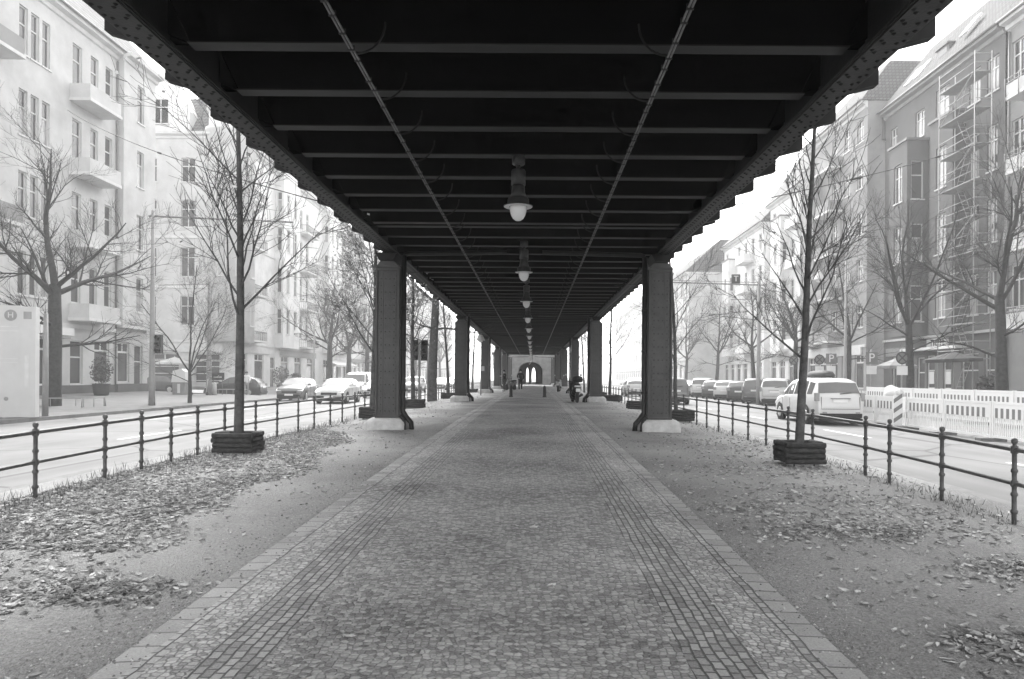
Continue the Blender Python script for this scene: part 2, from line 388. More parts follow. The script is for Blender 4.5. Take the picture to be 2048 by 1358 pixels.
for gx in (GL, GR):
    b = MB()
    b.box(gx - GW, gx + GW, YA, YB, GZ, GZ + 0.03)                       # soffit flange
    for k in range(-1, 7):                                              # cover plates of the middle of each span
        yc = SP * (k + 0.5)
        b.box(gx - GW + 0.012, gx + GW - 0.012, yc - 5.6, yc + 5.0, GZ - 0.016, GZ - 0.0005)
        b.box(gx - GW + 0.03, gx + GW - 0.03, yc - 3.4, yc + 2.8, GZ - 0.030, GZ - 0.0165)
    b.box(gx - 0.012, gx + 0.012, YA, YB, GZ + 0.031, DZ + 0.5)         # web
    for s in (-1, 1):                                                  # flange angles
        b.box(gx + s*0.013 if s > 0 else gx - 0.113, gx + 0.113 if s > 0 else gx - 0.013, YA, YB, GZ + 0.031, GZ + 0.045)
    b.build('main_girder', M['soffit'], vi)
    b = MB(); y = 0.6; i = 0
    while y < 40:
        k = round(y / SP - 0.5); dy = y - SP * (k + 0.5)
        z = GZ - 0.0305 if -3.35 < dy < 2.75 else (GZ - 0.0165 if -5.55 < dy < 4.95 else GZ - 0.0005)
        st = 0.17
        for s in (-1, 1):
            rivet(b, gx + s*0.098, y, z); rivet(b, gx + s*0.056, y + st*0.28, z)
        y += st; i += 1
    b.build('rivet_rows', M['steel_dark'], vi, fix=False)
# deck plate (one sheet seen only from below)
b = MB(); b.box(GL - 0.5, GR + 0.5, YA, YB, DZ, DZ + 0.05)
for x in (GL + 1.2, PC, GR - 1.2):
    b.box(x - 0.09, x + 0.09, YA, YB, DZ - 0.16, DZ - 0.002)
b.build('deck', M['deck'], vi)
# cross beams
BY = [13.93 - 1.06 * j for j in range(0, 18)][::-1]
k = 0
while True:
    b_k = 14.27 + SP * k
    if b_k > YB: break
    ys_ = [b_k + 1.036 * j for j in range(0, 17)]
    BY += [y for y in ys_ if y < YB - 0.2]; k += 1
    if b_k + SP - 0.34 < YB: pass
BY = [y for y in BY if -4 < y < YB - 0.3]
bm_ = MB(); x0, x1 = GL + 0.22, GR - 0.20
bm_.box(x0, x1, -0.0825, 0.0825, 0, 0.014); bm_.box(GL + 0.02, GR - 0.02, -0.006, 0.006, 0.0145, DZ - BZ - 0.003, 1)
for s, xa in ((1, GL + 0.02), (-1, GR - 0.02)):
    bm_.prism([(xa, 0.10), (xa + s*0.20, 0.0145), (xa + s*0.20, 0.03), (xa, 0.45)], 'y', -0.05, -0.007, 1)
shown = sorted(BY)[:]
first = None; nb = 0; rest = []
for y in shown:
    if nb < 100:
        if first is None:
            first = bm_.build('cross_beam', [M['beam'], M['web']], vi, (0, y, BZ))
        else:
            c = first.copy(); C.objects.link(c); c.parent = vi; c.location = (0, y, BZ)
        nb += 1
    else: rest.append(y)
if rest:
    b = MB()
    for y in rest: b.box(x0, x1, y - 0.08, y + 0.08, BZ, BZ + 0.014); b.box(x0, x1, y - 0.006, y + 0.006, BZ + 0.0145, DZ - 0.003)
    o = b.build('far_cross_beams', M['beam'], vi); o['kind'] = 'stuff'
# outside brackets under the walkway edge
def bracket_mb(s):
    b = MB(); gx = GL if s < 0 else GR; xo = -4.03 if s < 0 else 3.74
    xa = gx + s * 0.014
    b.prism([(xa, -0.02), (xo, 0.14), (xo, 1.3), (xa, 1.3)], 'y', -0.06, 0.06)
    return b
for s in (-1, 1):
    first = None; n = 0; rest = []
    for y in BY:
        if y < 3: continue
        if n < 48:
            if first is None: first = bracket_mb(s).build('bracket', M['steel_dark'], vi, (0, y, GZ + 0.08))
            else:
                c = first.copy(); C.objects.link(c); c.parent = vi; c.location = (0, y, GZ + 0.08)
            n += 1
        else: rest.append(y)
    b = MB(); gx = GL if s < 0 else GR; xo = -4.03 if s < 0 else 3.74
    for y in rest: b.prism([(gx + s*0.014, GZ + 0.06), (xo, GZ + 0.22), (xo, GZ + 1.38), (gx + s*0.014, GZ + 1.38)], 'y', y - 0.06, y + 0.06)
    o = b.build('far_brackets', M['steel_dark'], vi); o['kind'] = 'stuff'
b = MB(); b.box(-4.05, GL - 0.02, YA, YB, GZ + 1.39, GZ + 1.47); b.box(GR + 0.02, 3.76, YA, YB, GZ + 1.39, GZ + 1.47)
b.build('walkway', M['steel_dark'], vi)

# columns: the first one of each row at Y = SP
def column(s, y, label):
    gx = GL if s < 0 else GR; inn = -s                   # inn: direction towards the path
    z0 = g(y) + 0.0
    t = thing('support_column', label, 'column', (gx - 0.07 * (1 if s < 0 else 0) - 0.05*(1 if s > 0 else 0), y, z0), 0, 'riveted steel columns carrying the viaduct')
    W2, D2, H = 0.2875, 0.24, 4.14 - z0; zb = 0.27
    b = MB()
    b.box(-W2 + 0.03, W2 - 0.03, -D2 + 0.035, D2 - 0.035, zb, H)          # recessed core
    for sx in (-1, 1):
        xa, xb = (-W2, -W2 + 0.045) if sx < 0 else (W2 - 0.045, W2)
        b.box(xa, xb, -D2, D2, zb + 0.002, H + 0.002)
    b.box(-W2 + 0.046, W2 - 0.046, -D2 + 0.004, D2 - 0.004, H - 0.07, H + 0.001)
    b.box(-W2 + 0.046, W2 - 0.046, -D2 + 0.004, D2 - 0.004, zb + 0.001, zb + 0.05)
    for xs in (-0.155, 0.155):
        b.box(xs - 0.055, xs + 0.055, -D2 + 0.024, D2 - 0.024, zb + 0.052, H - 0.072)
    b.build('shaft', M['steel'], t)
    b = MB(); zz = zb + 0.16; i = 0
    ny = 20
    while zz < H - 0.18:
        xs = (-0.155, 0.155) if i % 2 else (-0.155, -0.05, 0.05, 0.155)
        for x in xs: rivet(b, x, -D2 + (0.0235 if abs(x) > 0.1 else 0.0345), zz, 0.019, -1, 0, 'y')
        for k in range(2): rivet(b, (-0.20 if k == 0 else 0.20), -D2 + 0.0235, zz + 0.07, 0.012, -1, 0, 'y')
        # edge rivets seen on the flange facing the path
        zz += 0.16; i += 1
    b.build('rivet_rows', M['rivet'], t, fix=False)
    b = MB(); Hc = GZ - z0                                                # head, bearing plate and gusset
    b.prism([(-W2 - 0.02, H + 0.003), (W2 + 0.02, H + 0.003), (W2 - 0.05, H + 0.06), (0.16, H + 0.15), (-0.16, H + 0.15), (-W2 + 0.05, H + 0.06)], 'y', -D2 - 0.03, D2 + 0.03)
    b.build('column_head', M['steel'], t)
    b = MB(); b.prism([(-0.17, H + 0.152), (0.17, H + 0.152), (0.26, Hc - 0.034), (-0.26, Hc - 0.034)], 'y', -0.42, 0.42)
    b.build('bearing', M['steel_dark'], t)
    b = MB(); pr = [(0.50, -0.3), (0.50, 0.13), (0.485, 0.18), (0.44, 0.23), (0.38, 0.268)]
    base = len(b.v)
    for r, z in pr:                                                    # rounded square footing
        for k in range(24):
            a = 2*math.pi*k/24; c, s_ = math.cos(a), math.sin(a); e = 0.35
            q = (abs(c)**e * (1 if c > 0 else -1), abs(s_)**e * (1 if s_ > 0 else -1)); b.v.append((q[0]*r*1.0, q[1]*r*0.95, z))
    for i in range(len(pr)-1):
        for k in range(24):
            k2 = (k+1) % 24; b.f.append((i*24+k, i*24+k2, (i+1)*24+k2, (i+1)*24+k)); b.m.append(0); b.sm.append(True)
    b.f.append(tuple((len(pr)-1)*24 + k for k in range(24))); b.m.append(0); b.sm.append(False)
    b.build('footing', M['pedestal'], t)
    b = MB(); px_ = inn * (W2 + 0.085)                                    # rainwater pipe with its shoe
    b.tube([(px_, -0.1, GZ - z0 - 0.05), (px_, -0.1, 0.55), (px_, -0.1, 0.42), (px_ + inn*0.10, -0.16, 0.28), (px_ + inn*0.22, -0.22, 0.16), (px_ + inn*0.24, -0.23, -0.02)], 0.062, 10)
    b.tube([(px_ - inn*0.02, -0.30, 0.34), (px_ + inn*0.06, -0.34, 0.22), (px_ + inn*0.09, -0.36, 0.08), (px_ + inn*0.09, -0.36, -0.02)], 0.045, 8)
    b.tube([(px_, -0.1, GZ - z0 - 0.04), (px_ + inn*0.10, -0.08, GZ - z0 + 0.0), (px_ + inn*2.5, 0.0, GZ - z0 + 0.06)], 0.055, 8)
    for zz in (0.9, 1.9, 2.9): b.lathe([(0.072, 0), (0.072, 0.05)], 10, (px_, -0.1, zz))
    b.build('downpipe', M['pipe'], t)
    return t
ordn = ['first', 'second', 'third', 'fourth', 'fifth', 'sixth']
for s in (-1, 1):
    side = 'row on the leaf-strewn side by the oncoming traffic' if s < 0 else 'row on the side of the construction barrier'
    for k in range(6): column(s, SP * (k + 1), f'{ordn[k]} steel column into the distance, {side}')

# pendant lamps down the middle
def lamp_parts():
    t = thing('pendant_lamp', '', 'lamp', (0, 0, 0), 0, 'pendant lamps under the viaduct')
    b = MB(); b.lathe([(0.06, 0.78), (0.09, 0.80), (0.09, 0.91)], 14); b.lathe([(0.03, 0.70), (0.03, 0.79)], 10); b.build('mount', M['lamp_metal'], t)
    b = MB(); b.lathe([(0.10, 0.50), (0.10, 0.70), (0.09, 0.715), (0.03, 0.72)], 16); b.lathe([(0.115, 0.33), (0.095, 0.40), (0.088, 0.498)], 16)
    b.build('housing', M['lamp_metal'], t)
    b = MB(); b.lathe([(0.205, 0.205), (0.205, 0.213), (0.155, 0.222), (0.15, 0.30), (0.135, 0.325), (0.11, 0.331)], 24); b.build('shade', M['lamp_metal'], t)
    b = MB(); b.lathe([(0.200, 0.200), (0.128, 0.199)], 24, closed=False); b.build('reflector', M['lamp_white'], t)
    b = MB(); b.lathe([(0.004, 0.0), (0.04, 0.008), (0.075, 0.035), (0.1, 0.08), (0.117, 0.14), (0.122, 0.2)], 20); b.build('globe', M['globe'], t)
    return t
proto = lamp_parts()
lw = ['first', 'second', 'third', 'fourth', 'fifth', 'sixth', 'seventh', 'eighth', 'ninth', 'tenth', 'eleventh', 'twelfth', 'thirteenth', 'fourteenth', 'fifteenth', 'sixteenth', 'seventeenth', 'eighteenth', 'nineteenth', 'twentieth', 'twenty-first', 'twenty-second', 'twenty-third', 'twenty-fourth', 'twenty-fifth', 'twenty-sixth']
for k in range(26):
    y = 9.67 + 6.05 * k
    x = -0.224 - (0 if y < 85 else (y - 85) ** 2 * 0.00035)
    o = proto if k == 0 else copy_tree(proto)
    o.location = (x, y, 3.69)
    o['label'] = f'{lw[k]} white globe lamp from the camera in the row along the viaduct'

# cable conduits and their drooping loops
for sx, X in ((-1, -1.68), (1, 1.247)):
    t = thing('cable_conduit', 'thin double cable conduit slung under the beams on the ' + ('oncoming traffic side' if sx < 0 else 'construction barrier side'), 'conduit', (X, 0, 0))
    z = 4.49
    b = MB()
    for dx in (-0.014, 0.014): b.tube([(dx, -3, z), (dx, 98, z)], 0.011, 6)
    b.build('pipe', M['conduit'], t)
    b = MB(); y = 1.0; r_ = random.Random(3 + sx)
    first = None; n = 0
    while y < 40 and n < 95:
        if first is None:
            b.box(-0.030, 0.030, -0.012, 0.012, z - 0.016, z + 0.030); first = b.build('clamp', M['black'], t, (0, y, 0))
        else:
            c = first.copy(); C.objects.link(c); c.parent = t; c.location = (0, y, 0)
        y += r_.choice([0.3, 0.35, 0.22, 0.45]); n += 1
    for y in [q for q in BY if 3 < q < 36]:
        b = MB(); pts = []
        for i in range(9):
            a = math.pi * (-0.5 + 0.5 * i / 8); pts.append((-sx * 0.22 * (1 + math.sin(a)) * 0 - sx * (0.03 + 0.26 * math.cos(a)) , -0.02, 4.78 + 0.29 * math.sin(a)))
        pts = [(-sx * 0.02, -0.02, z + 0.01)] + pts
        b.tube(pts, 0.011, 5); b.build('cable_loop', M['steel_dark'], t, (0, y - 0.1, 0))

# stone abutment with an arched passage at the far end
ab = thing('stone_abutment', 'pale stone abutment with an arched passage closing the far end of the viaduct', 'abutment', (0, 104, 0))
def arch_wall(b, x0, x1, z0, z1, ax0, ax1, zs, y0, y1, n=20):
    cx, r = (ax0 + ax1) / 2, (ax1 - ax0) / 2; rise = 1.35
    arc = [(cx - r * math.cos(math.pi * i / n), zs + rise * math.sin(math.pi * i / n)) for i in range(n + 1)]
    for y in (y0, y1):
        b.face([(x0, y, z0), (ax0, y, z0), (ax0, y, zs), (x0, y, zs)]); b.face([(ax1, y, z0), (x1, y, z0), (x1, y, zs), (ax1, y, zs)])
        b.face([(x0, y, zs), (ax0, y, zs), (ax0, y, z1), (x0, y, z1)]); b.face([(ax1, y, zs), (x1, y, zs), (x1, y, z1), (ax1, y, z1)])
        for (xa, za), (xb, zb) in zip(arc, arc[1:]): b.face([(xa, y, za), (xb, y, zb), (xb, y, z1), (xa, y, z1)])
    pr = [(ax0, z0)] + arc + [(ax1, z0)]
    for (xa, za), (xb, zb) in zip(pr, pr[1:]): b.face([(xa, y0, za), (xb, y0, zb), (xb, y1, zb), (xa, y1, za)])
    for x in (x0, x1): b.face([(x, y0, z0), (x, y1, z0), (x, y1, z1), (x, y0, z1)])
M['stone'] = cobble_mat('ashlar', 0.42, 0.1, 0.35, 0.7, 'brick', (0.4, 0.9), 0.012, 0.3)
b = MB(); arch_wall(b, -5.2, 4.6, 0, 5.4, -2.2, 1.45, 2.5, 0, 3.5); b.build('front_wall', M['granite'], ab)
b = MB(); arch_wall(b, -6.4, -0.5, 0, 5.4, -1.22, -0.74, 1.9, 16, 19); arch_wall(b, -0.4995, 3.6, 0, 5.4, -0.24, 0.46, 1.9, 16, 19); b.build('inner_wall', M['steel_dark'], ab)  # inner wall coloured near black, painting in the shade of the passage
b = MB(); b.box(-5.2, -4.9, 3.51, 15.9, -0.2, 5.0); b.box(3.3, 3.6, 3.51, 15.9, -0.2, 5.0); b.build('passage_shade_wall', M['steel'], ab)  # side walls added to shut out side light and darken the passage
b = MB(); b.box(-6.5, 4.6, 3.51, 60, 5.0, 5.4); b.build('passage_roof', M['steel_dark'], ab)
# ---------------------------------------------------------------- iron railings
def railing(xf, posts, yend, label):
    ya, yb = posts[0] - 3.2, yend
    t = thing('iron_railing', label, 'railing', (xf, posts[0], mz(xf, posts[0])))
    oy, oz = posts[0], mz(xf, posts[0])
    ys = [ya] + [y for y in posts] 
    y = posts[-1]
    while y < yend: y += 1.27; ys.append(y)
    for nm, h, r in (('top_rail', 0.735, 0.024), ('mid_rail', 0.40, 0.021)):
        b = MB(); b.tube([(0, q - oy, mz(xf, q) + h - oz) for q in ys], r, 8); b.build(nm, M['rail'], t)
    b = MB()
    b.lathe([(0.022, -0.05), (0.022, 0.10), (0.033, 0.115), (0.033, 0.135), (0.022, 0.15), (0.022, 0.27), (0.032, 0.285), (0.032, 0.305), (0.022, 0.32), (0.022, 0.365), (0.034, 0.375), (0.034, 0.425), (0.022, 0.435),
             (0.022, 0.50), (0.031, 0.515), (0.031, 0.535), (0.022, 0.55), (0.022, 0.69), (0.034, 0.70), (0.034, 0.765), (0.020, 0.775), (0.016, 0.785), (0.027, 0.80), (0.031, 0.82), (0.024, 0.84), (0.006, 0.848)], 10)
    first = None; n = 0
    for q in ys[1:]:
        if n >= 98: break
        if first is None: first = b.build('post', M['rail'], t, (0, q - oy, mz(xf, q) - oz))
        else:
            c = first.copy(); C.objects.link(c); c.parent = t; c.location = (0, q - oy, mz(xf, q) - oz)
        n += 1
PLF = [abs(FL) * F / (1066 - x) for x in (72, 211, 284, 343, 396, 450, 512, 555, 597, 629, 661, 685, 710)]
PRF = [FR * F / (x - 1066) for x in (2030, 1885, 1780, 1732, 1626, 1577, 1533, 1497, 1466, 1437.7, 1414, 1394, 1368, 1353)]
railing(FL, [5.5] + PLF, 128, 'low iron tube railing with ball finials between the leaf litter and oncoming traffic')
railing(FR, PRF, 128, 'low iron tube railing with ball finials facing the construction barrier')

# ---------------------------------------------------------------- bare trees
def bare_tree(name, label, loc, seed, H, r0, fork, style='upright', twigs=1.0, lean=(0, 0), mat='bark', group=None, leaves=0, depth=3, spread=1.0, rotz=0, wobble=0.035):
    """style upright: one leader with ascending side limbs; spreading: trunk forks into arching limbs"""
    rg = random.Random(seed)
    t = thing(name, label, 'tree', loc, rotz, group)
    tr = MB(); cr = MB(); lf = MB()
    tips = []
    def rv(a): return Vector((rg.uniform(-a, a), rg.uniform(-a, a), rg.uniform(-a, a)))
    def limb(mb, p, d, L, r, rend, up, wob, nseg, sides):
        pts = [p.copy()]; rad = [r]; d = d.normalized()
        for i in range(nseg):
            d = (d + rv(wob) + Vector((0, 0, up))).normalized(); p = p + d * (L / nseg); pts.append(p.copy()); rad.append(r + (rend - r) * (i + 1) / nseg)
        mb.tube(pts, rad, sides, caps=False); return pts, rad, d
    def twig(p, d, L, lev, r):
        if lev > depth or L < 0.22: return
        nseg = 5 if lev == 1 else (4 if lev == 2 else 3)
        rend = max(0.0035, r * 0.3)
        pts, rad, _ = limb(cr, p, d, L, r, max(0.0028, r*0.22), 0.07 if style == 'upright' else (0.10 if lev > 1 else -0.02), 0.16, nseg, 5 if lev < 2 else 3)
        nch = int({1: 9, 2: 6, 3: 4}.get(lev, 0) * twigs * min(1.4, 0.5 + L / 2.2))
        for i in range(nch):
            f = rg.uniform(0.22, 1.0); k = min(int(f * nseg), nseg - 1); q = pts[k].lerp(pts[k+1], f * nseg - k)
            dd = (pts[k+1] - pts[k]).normalized(); side = dd.cross(rv(1)).normalized()
            ang = rg.uniform(0.45, 0.9)
            twig(q, dd * math.cos(ang) + side * math.sin(ang), L * rg.uniform(0.32, 0.6) * (1.15 - 0.45 * f), lev + 1, max(0.0045, (rad[k]) * 0.5))
        tips.extend(pts[1:])
    base_d = Vector((lean[0], lean[1], 1)).normalized()
    if style == 'upright':
        n = 14; p = Vector((0, 0, -0.1)); d = base_d; pts = [p.copy()]; rad = [r0 * 1.12]
        for i in range(n):
            d = (d + rv(wobble) + Vector((0, 0, 0.03))).normalized(); p = p + d * (H / n); f = (i + 1) / n
            pts.append(p.copy()); rad.append(max(0.012, r0 * (1 - f) ** 0.85 * 0.97 + 0.008))
        kf = max(1, int(fork / H * n))
        tr.tube(pts[:kf + 2], rad[:kf + 2], 9, caps=False); cr.tube(pts[kf + 1:], rad[kf + 1:], 6, caps=False)
        nb = int(16 + H * 1.2); a = rg.uniform(0, 6.28)
        for i in range(nb):
            f = (fork + (H - fork) * 0.93 * (i / (nb - 1)) ** 1.0) / H; k = min(int(f * n), n - 1); q = pts[k].lerp(pts[k+1], f * n - k)
            a += 2.4 + rg.uniform(-0.5, 0.5); el = rg.uniform(0.72, 1.1)
            dd = Vector((math.cos(a) * math.cos(el), math.sin(a) * math.cos(el), math.sin(el)))
            L = spread * (H - fork) * 0.52 * (1.02 - 0.72 * (i / nb)) * rg.uniform(0.7, 1.15)
            twig(q, dd, L, 1, max(0.009, rad[k] * 0.33))
    else:
        pts, rad, d = limb(tr, Vector((0, 0, -0.15)), base_d, fork + 0.15, r0 * 1.25, r0 * 0.82, 0.02, 0.035, 6, 10)
        top = pts[-1]; nl = rg.choice([4, 5]); a = rg.uniform(0, 6.28)
        # leader
        for i in range(nl + 1):
            if i == nl: dd = Vector((rg.uniform(-.15, .15), rg.uniform(-.15, .15), 1)); L = (H - fork) * 0.95
            else:
                a += 6.28 / nl + rg.uniform(-0.4, 0.4); el = rg.uniform(0.5, 1.05); dd = Vector((math.cos(a) * math.cos(el), math.sin(a) * math.cos(el), math.sin(el))); L = (H - fork) * rg.uniform(0.62, 0.9) * spread
            r = r0 * (0.62 if i == nl else rg.uniform(0.36, 0.52)); q = top - Vector((0, 0, rg.uniform(0, fork * 0.12) if i < nl else 0))
            pp, rr, _ = limb(cr, q, dd, L, r, 0.02, 0.05 if i < nl else 0.03, 0.13, 8, 6)
            for j in range(int(11 * twigs)):
                f = rg.uniform(0.15, 1.0); k = min(int(f * 8), 7); c = pp[k].lerp(pp[k+1], f * 8 - k); d2 = (pp[k+1] - pp[k]).normalized(); side = d2.cross(rv(1)).normalized(); ang = rg.uniform(0.5, 1.0)
                twig(c, d2 * math.cos(ang) + side * math.sin(ang), L * rg.uniform(0.30, 0.58), 1, max(0.007, rr[k] * 0.42))
        for i in range(3):                                            # low side limbs
            f = rg.uniform(0.62, 0.95); k = min(int(f * 6), 5); a += 2.1; el = rg.uniform(0.1, 0.5)
            twig(pts[k], Vector((math.cos(a) * math.cos(el), math.sin(a) * math.cos(el), math.sin(el))), (H - fork) * 0.5 * spread, 1, r0 * 0.28)
    tr.build('trunk', M[mat], t, fix=False)
    c = cr.build('crown', M[mat], t, fix=False)
    if leaves:
        for i in range(leaves):
            p = rg.choice(tips) + rv(0.18); s = rg.uniform(0.03, 0.055); u = rv(1).normalized() * s; v = u.cross(rv(1)).normalized() * s * 0.8
            lf.face([p - u, p - v, p + u, p + v])
        lf.build('leaves', M['leaf'], t, fix=False)
    return t
# young trees in log planters on the median
def log_planter(label, x, y, w, d, h=0.34, nlog=4):
    z = mz(x, y); t = thing('log_planter', label, 'planter', (x, y, z), 0, 'log planters round the young trees')
    rr = h / nlog / 2
    for s in (-1, 1):
        for i in range(nlog):
            zc = 0.03 + rr + i * 2 * rr * 0.98; r_ = random.Random(int(x * 100 + i)); j = r_.uniform(-0.02, 0.02)
            b = MB(); b.tube([(-w/2 - 0.03 + j, s * d/2, zc), (w/2 + 0.03 + j, s * d/2, zc)], rr, 10); b.build('log', M['log'], t)
            b = MB(); b.tube([(s * (w/2 - 0.01), -d/2 + rr*1.02, zc + rr * 0.3), (s * (w/2 - 0.01), d/2 - rr*1.02, zc + rr * 0.3)], rr, 10); b.build('log', M['log'], t)
    for sx in (-1, 1):
        for sy in (-1, 1):
            b = MB(); b.tube([(sx * (w/2 - 0.12), sy * (d/2 - 0.085), -0.1), (sx * (w/2 - 0.12), sy * (d/2 - 0.085), h - 0.02)], 0.04, 8); b.build('stake', M['log'], t)
    b = MB(); b.box(-w/2 + 0.06, w/2 - 0.06, -d/2 + 0.05, d/2 - 0.05, -0.02, h * 0.62); b.build('earth_fill', M['soil'], t)
TRX = [(-5.07, 11.9, 'log planter in the leaf litter around the young tree, by the railing', 0.60), (-4.95, 21.3, 'log planter half hidden behind the first leaf-side column', 0.66), (-4.9, 28.4, 'log planter just past the first leaf-side column, by the traffic light', 0.8), (-4.95, 40.5, 'small log planter beside the second leaf-side column', 0.8), (-4.9, 56, 'far log planter past the thick old trunk', 0.8),
       (4.21, 10.9, 'log planter standing on stub legs around the young tree opposite the white car', 0.55), (4.52, 21.3, 'log planter half hidden behind the first barrier-side column', 0.8), (4.4, 29, 'log planter peeping out beside the barrier-side downpipe', 0.8), (4.55, 39, 'log planter by the second barrier-side column', 0.9), (4.5, 46, 'farthest log planter by the second barrier-side column', 0.8)]
for i, (x, y, lb, wd) in enumerate(TRX): log_planter(lb, x, y, wd, 0.52, 0.34 if i != 4 else 0.3)
MG = 'young trees on the median strip'
bare_tree('young_tree', 'slim bare young tree in the log planter amid the fallen leaves', (-5.07, 11.9, mz(-5.07, 11.9)), 11, 7.6, 0.083, 2.35, 'upright', 1.0, (0.012, 0), 'bark', MG, 60, 3, 0.92, 0.4, 0.012)
bare_tree('young_tree', 'slim bare tree leaning slightly, opposite the white car', (4.18, 10.9, mz(4.2, 10.9)), 23, 6.9, 0.07, 1.75, 'upright', 0.95, (0.06, 0), 'bark', MG, 0, 3, 0.72, 0, 0.03)
bare_tree('young_tree', 'young tree with pale clinging leaves behind the first leaf-side column', (-4.95, 21.3, mz(-4.95, 21.3)), 5, 7.8, 0.10, 2.1, 'upright', 1.2, (0, 0), 'bark', MG, 2600, 3, 1.0)
bare_tree('young_tree', 'thin bare tree beside the first barrier-side column', (4.45, 21.3, mz(4.5, 21.3)), 8, 7.5, 0.06, 1.8, 'upright', 0.9, (-0.04, 0), 'bark', MG, 0, 3, 0.8)
bare_tree('young_tree', 'thin bare tree by the traffic light past the first column', (-4.9, 28.4, mz(-4.9, 28.4)), 31, 7.5, 0.10, 2.4, 'upright', 0.9, (0, 0), 'bark', MG, 500, 3)
bare_tree('old_tree', 'thick straight old trunk rising close beside the viaduct', (-5.55, 38, mz(-5.5, 38)), 9, 12.0, 0.23, 6.0, 'spreading', 0.8, (0, 0), 'bark', MG, 0, 3)
for i, (x, y) in enumerate([(-4.95, 40.5), (-4.9, 56), (4.5, 40.5), (4.5, 50), (4.6, 62), (-5, 72), (5, 78), (-5, 90), (5, 95)]):
    bare_tree('young_tree', ['slim bare tree beside the second leaf-side column', 'slim bare tree far along the leaf side, past the thick old trunk', 'slim bare tree by the second barrier-side column', 'slim bare tree just past the second barrier-side column', 'slender bare tree between the far barrier-side columns', 'distant slim tree past the fourth leaf-side column', 'distant slim tree past the fourth barrier-side column', 'remote pale tree near the abutment on the leaf side', 'remote pale tree near the abutment on the barrier side'][i],
              (x, y, mz(x, y)), 40 + i, 8.0, 0.09, 2.2, 'upright', 0.8, (0.02 * (i % 3 - 1), 0), 'bark', MG, 0, 2 if i > 4 else 3)
# street trees on the pavements
SG = 'bare street trees along the pavements'
street = [(-20.6, 29.6, 11.5, 0.27, 5.2, 'big old bare street tree with spreading crown before the corner building', 0.95, 3),
          (-17.9, 36.0, 7.5, 0.09, 1.7, 'small vase-shaped tree forking low in front of the dark car', 0.9, 3),
          (18.6, 27.3, 11.0, 0.2, 4.8, 'big bare tree before the scaffolding', 0.85, 3), (18.6, 34.0, 11.0, 0.18, 4.3, 'bare tree with drooping limbs in front of the shop with posters', 0.8, 3),
          (18.7, 41.0, 9.0, 0.15, 4.0, 'bare tree in front of the dark shop fascia', 0.75, 3), (18.6, 49.0, 9.5, 0.17, 4.4, 'bare tree by the hooded awning', 1.0, 3), (18.6, 58, 9.5, 0.17, 4.2, 'bare tree beside the tall mast with the T sign', 1.0, 3),
          (18.6, 70, 9.5, 0.17, 4.2, 'distant bare tree along the parked cars', 1.0, 2), (18.6, 84, 9.5, 0.18, 4.2, 'remote bare tree near the far tiled roof', 1.0, 2), (18.6, 100, 10, 0.18, 4.4, 'farthest bare tree on the parked-car side', 1.0, 2),
          (-19.5, 66, 11.5, 0.28, 4.6, 'bare street tree with a straight trunk behind the white oncoming cars', 1.0, 3), (-19.5, 73, 11, 0.26, 4.6, 'street tree with pale leaves behind the white van', 1.0, 3), (-19.5, 81, 11, 0.28, 4.6, 'street tree next along from the one behind the white van', 1.0, 2), (-19.5, 90, 11, 0.28, 4.6, 'street tree between the white van and the first column', 1.0, 2),
          (-19.5, 101, 11, 0.28, 4.6, 'far street tree just beside the first leaf-side column', 1.0, 2), (-19.5, 114, 11, 0.28, 4.6, 'remote street tree seen past the traffic light', 1.0, 2), (-19.5, 128, 11, 0.28, 4.6, 'remote street tree between leaf-side columns', 1.0, 2), (-19.5, 145, 11, 0.28, 4.6, 'hazy farthest street tree between leaf-side columns', 1.0, 2)]
for i, (x, y, H, r, fk, lb, tw, dp) in enumerate(street):
    bare_tree('street_tree', lb, (x, y, pz(x)), 70 + i, H, r, fk, 'spreading', tw, (0.0, 0), 'bark_dark', SG, 700 if lb.startswith('street tree with pale') else 0, dp, 1.0 if i else 1.05)

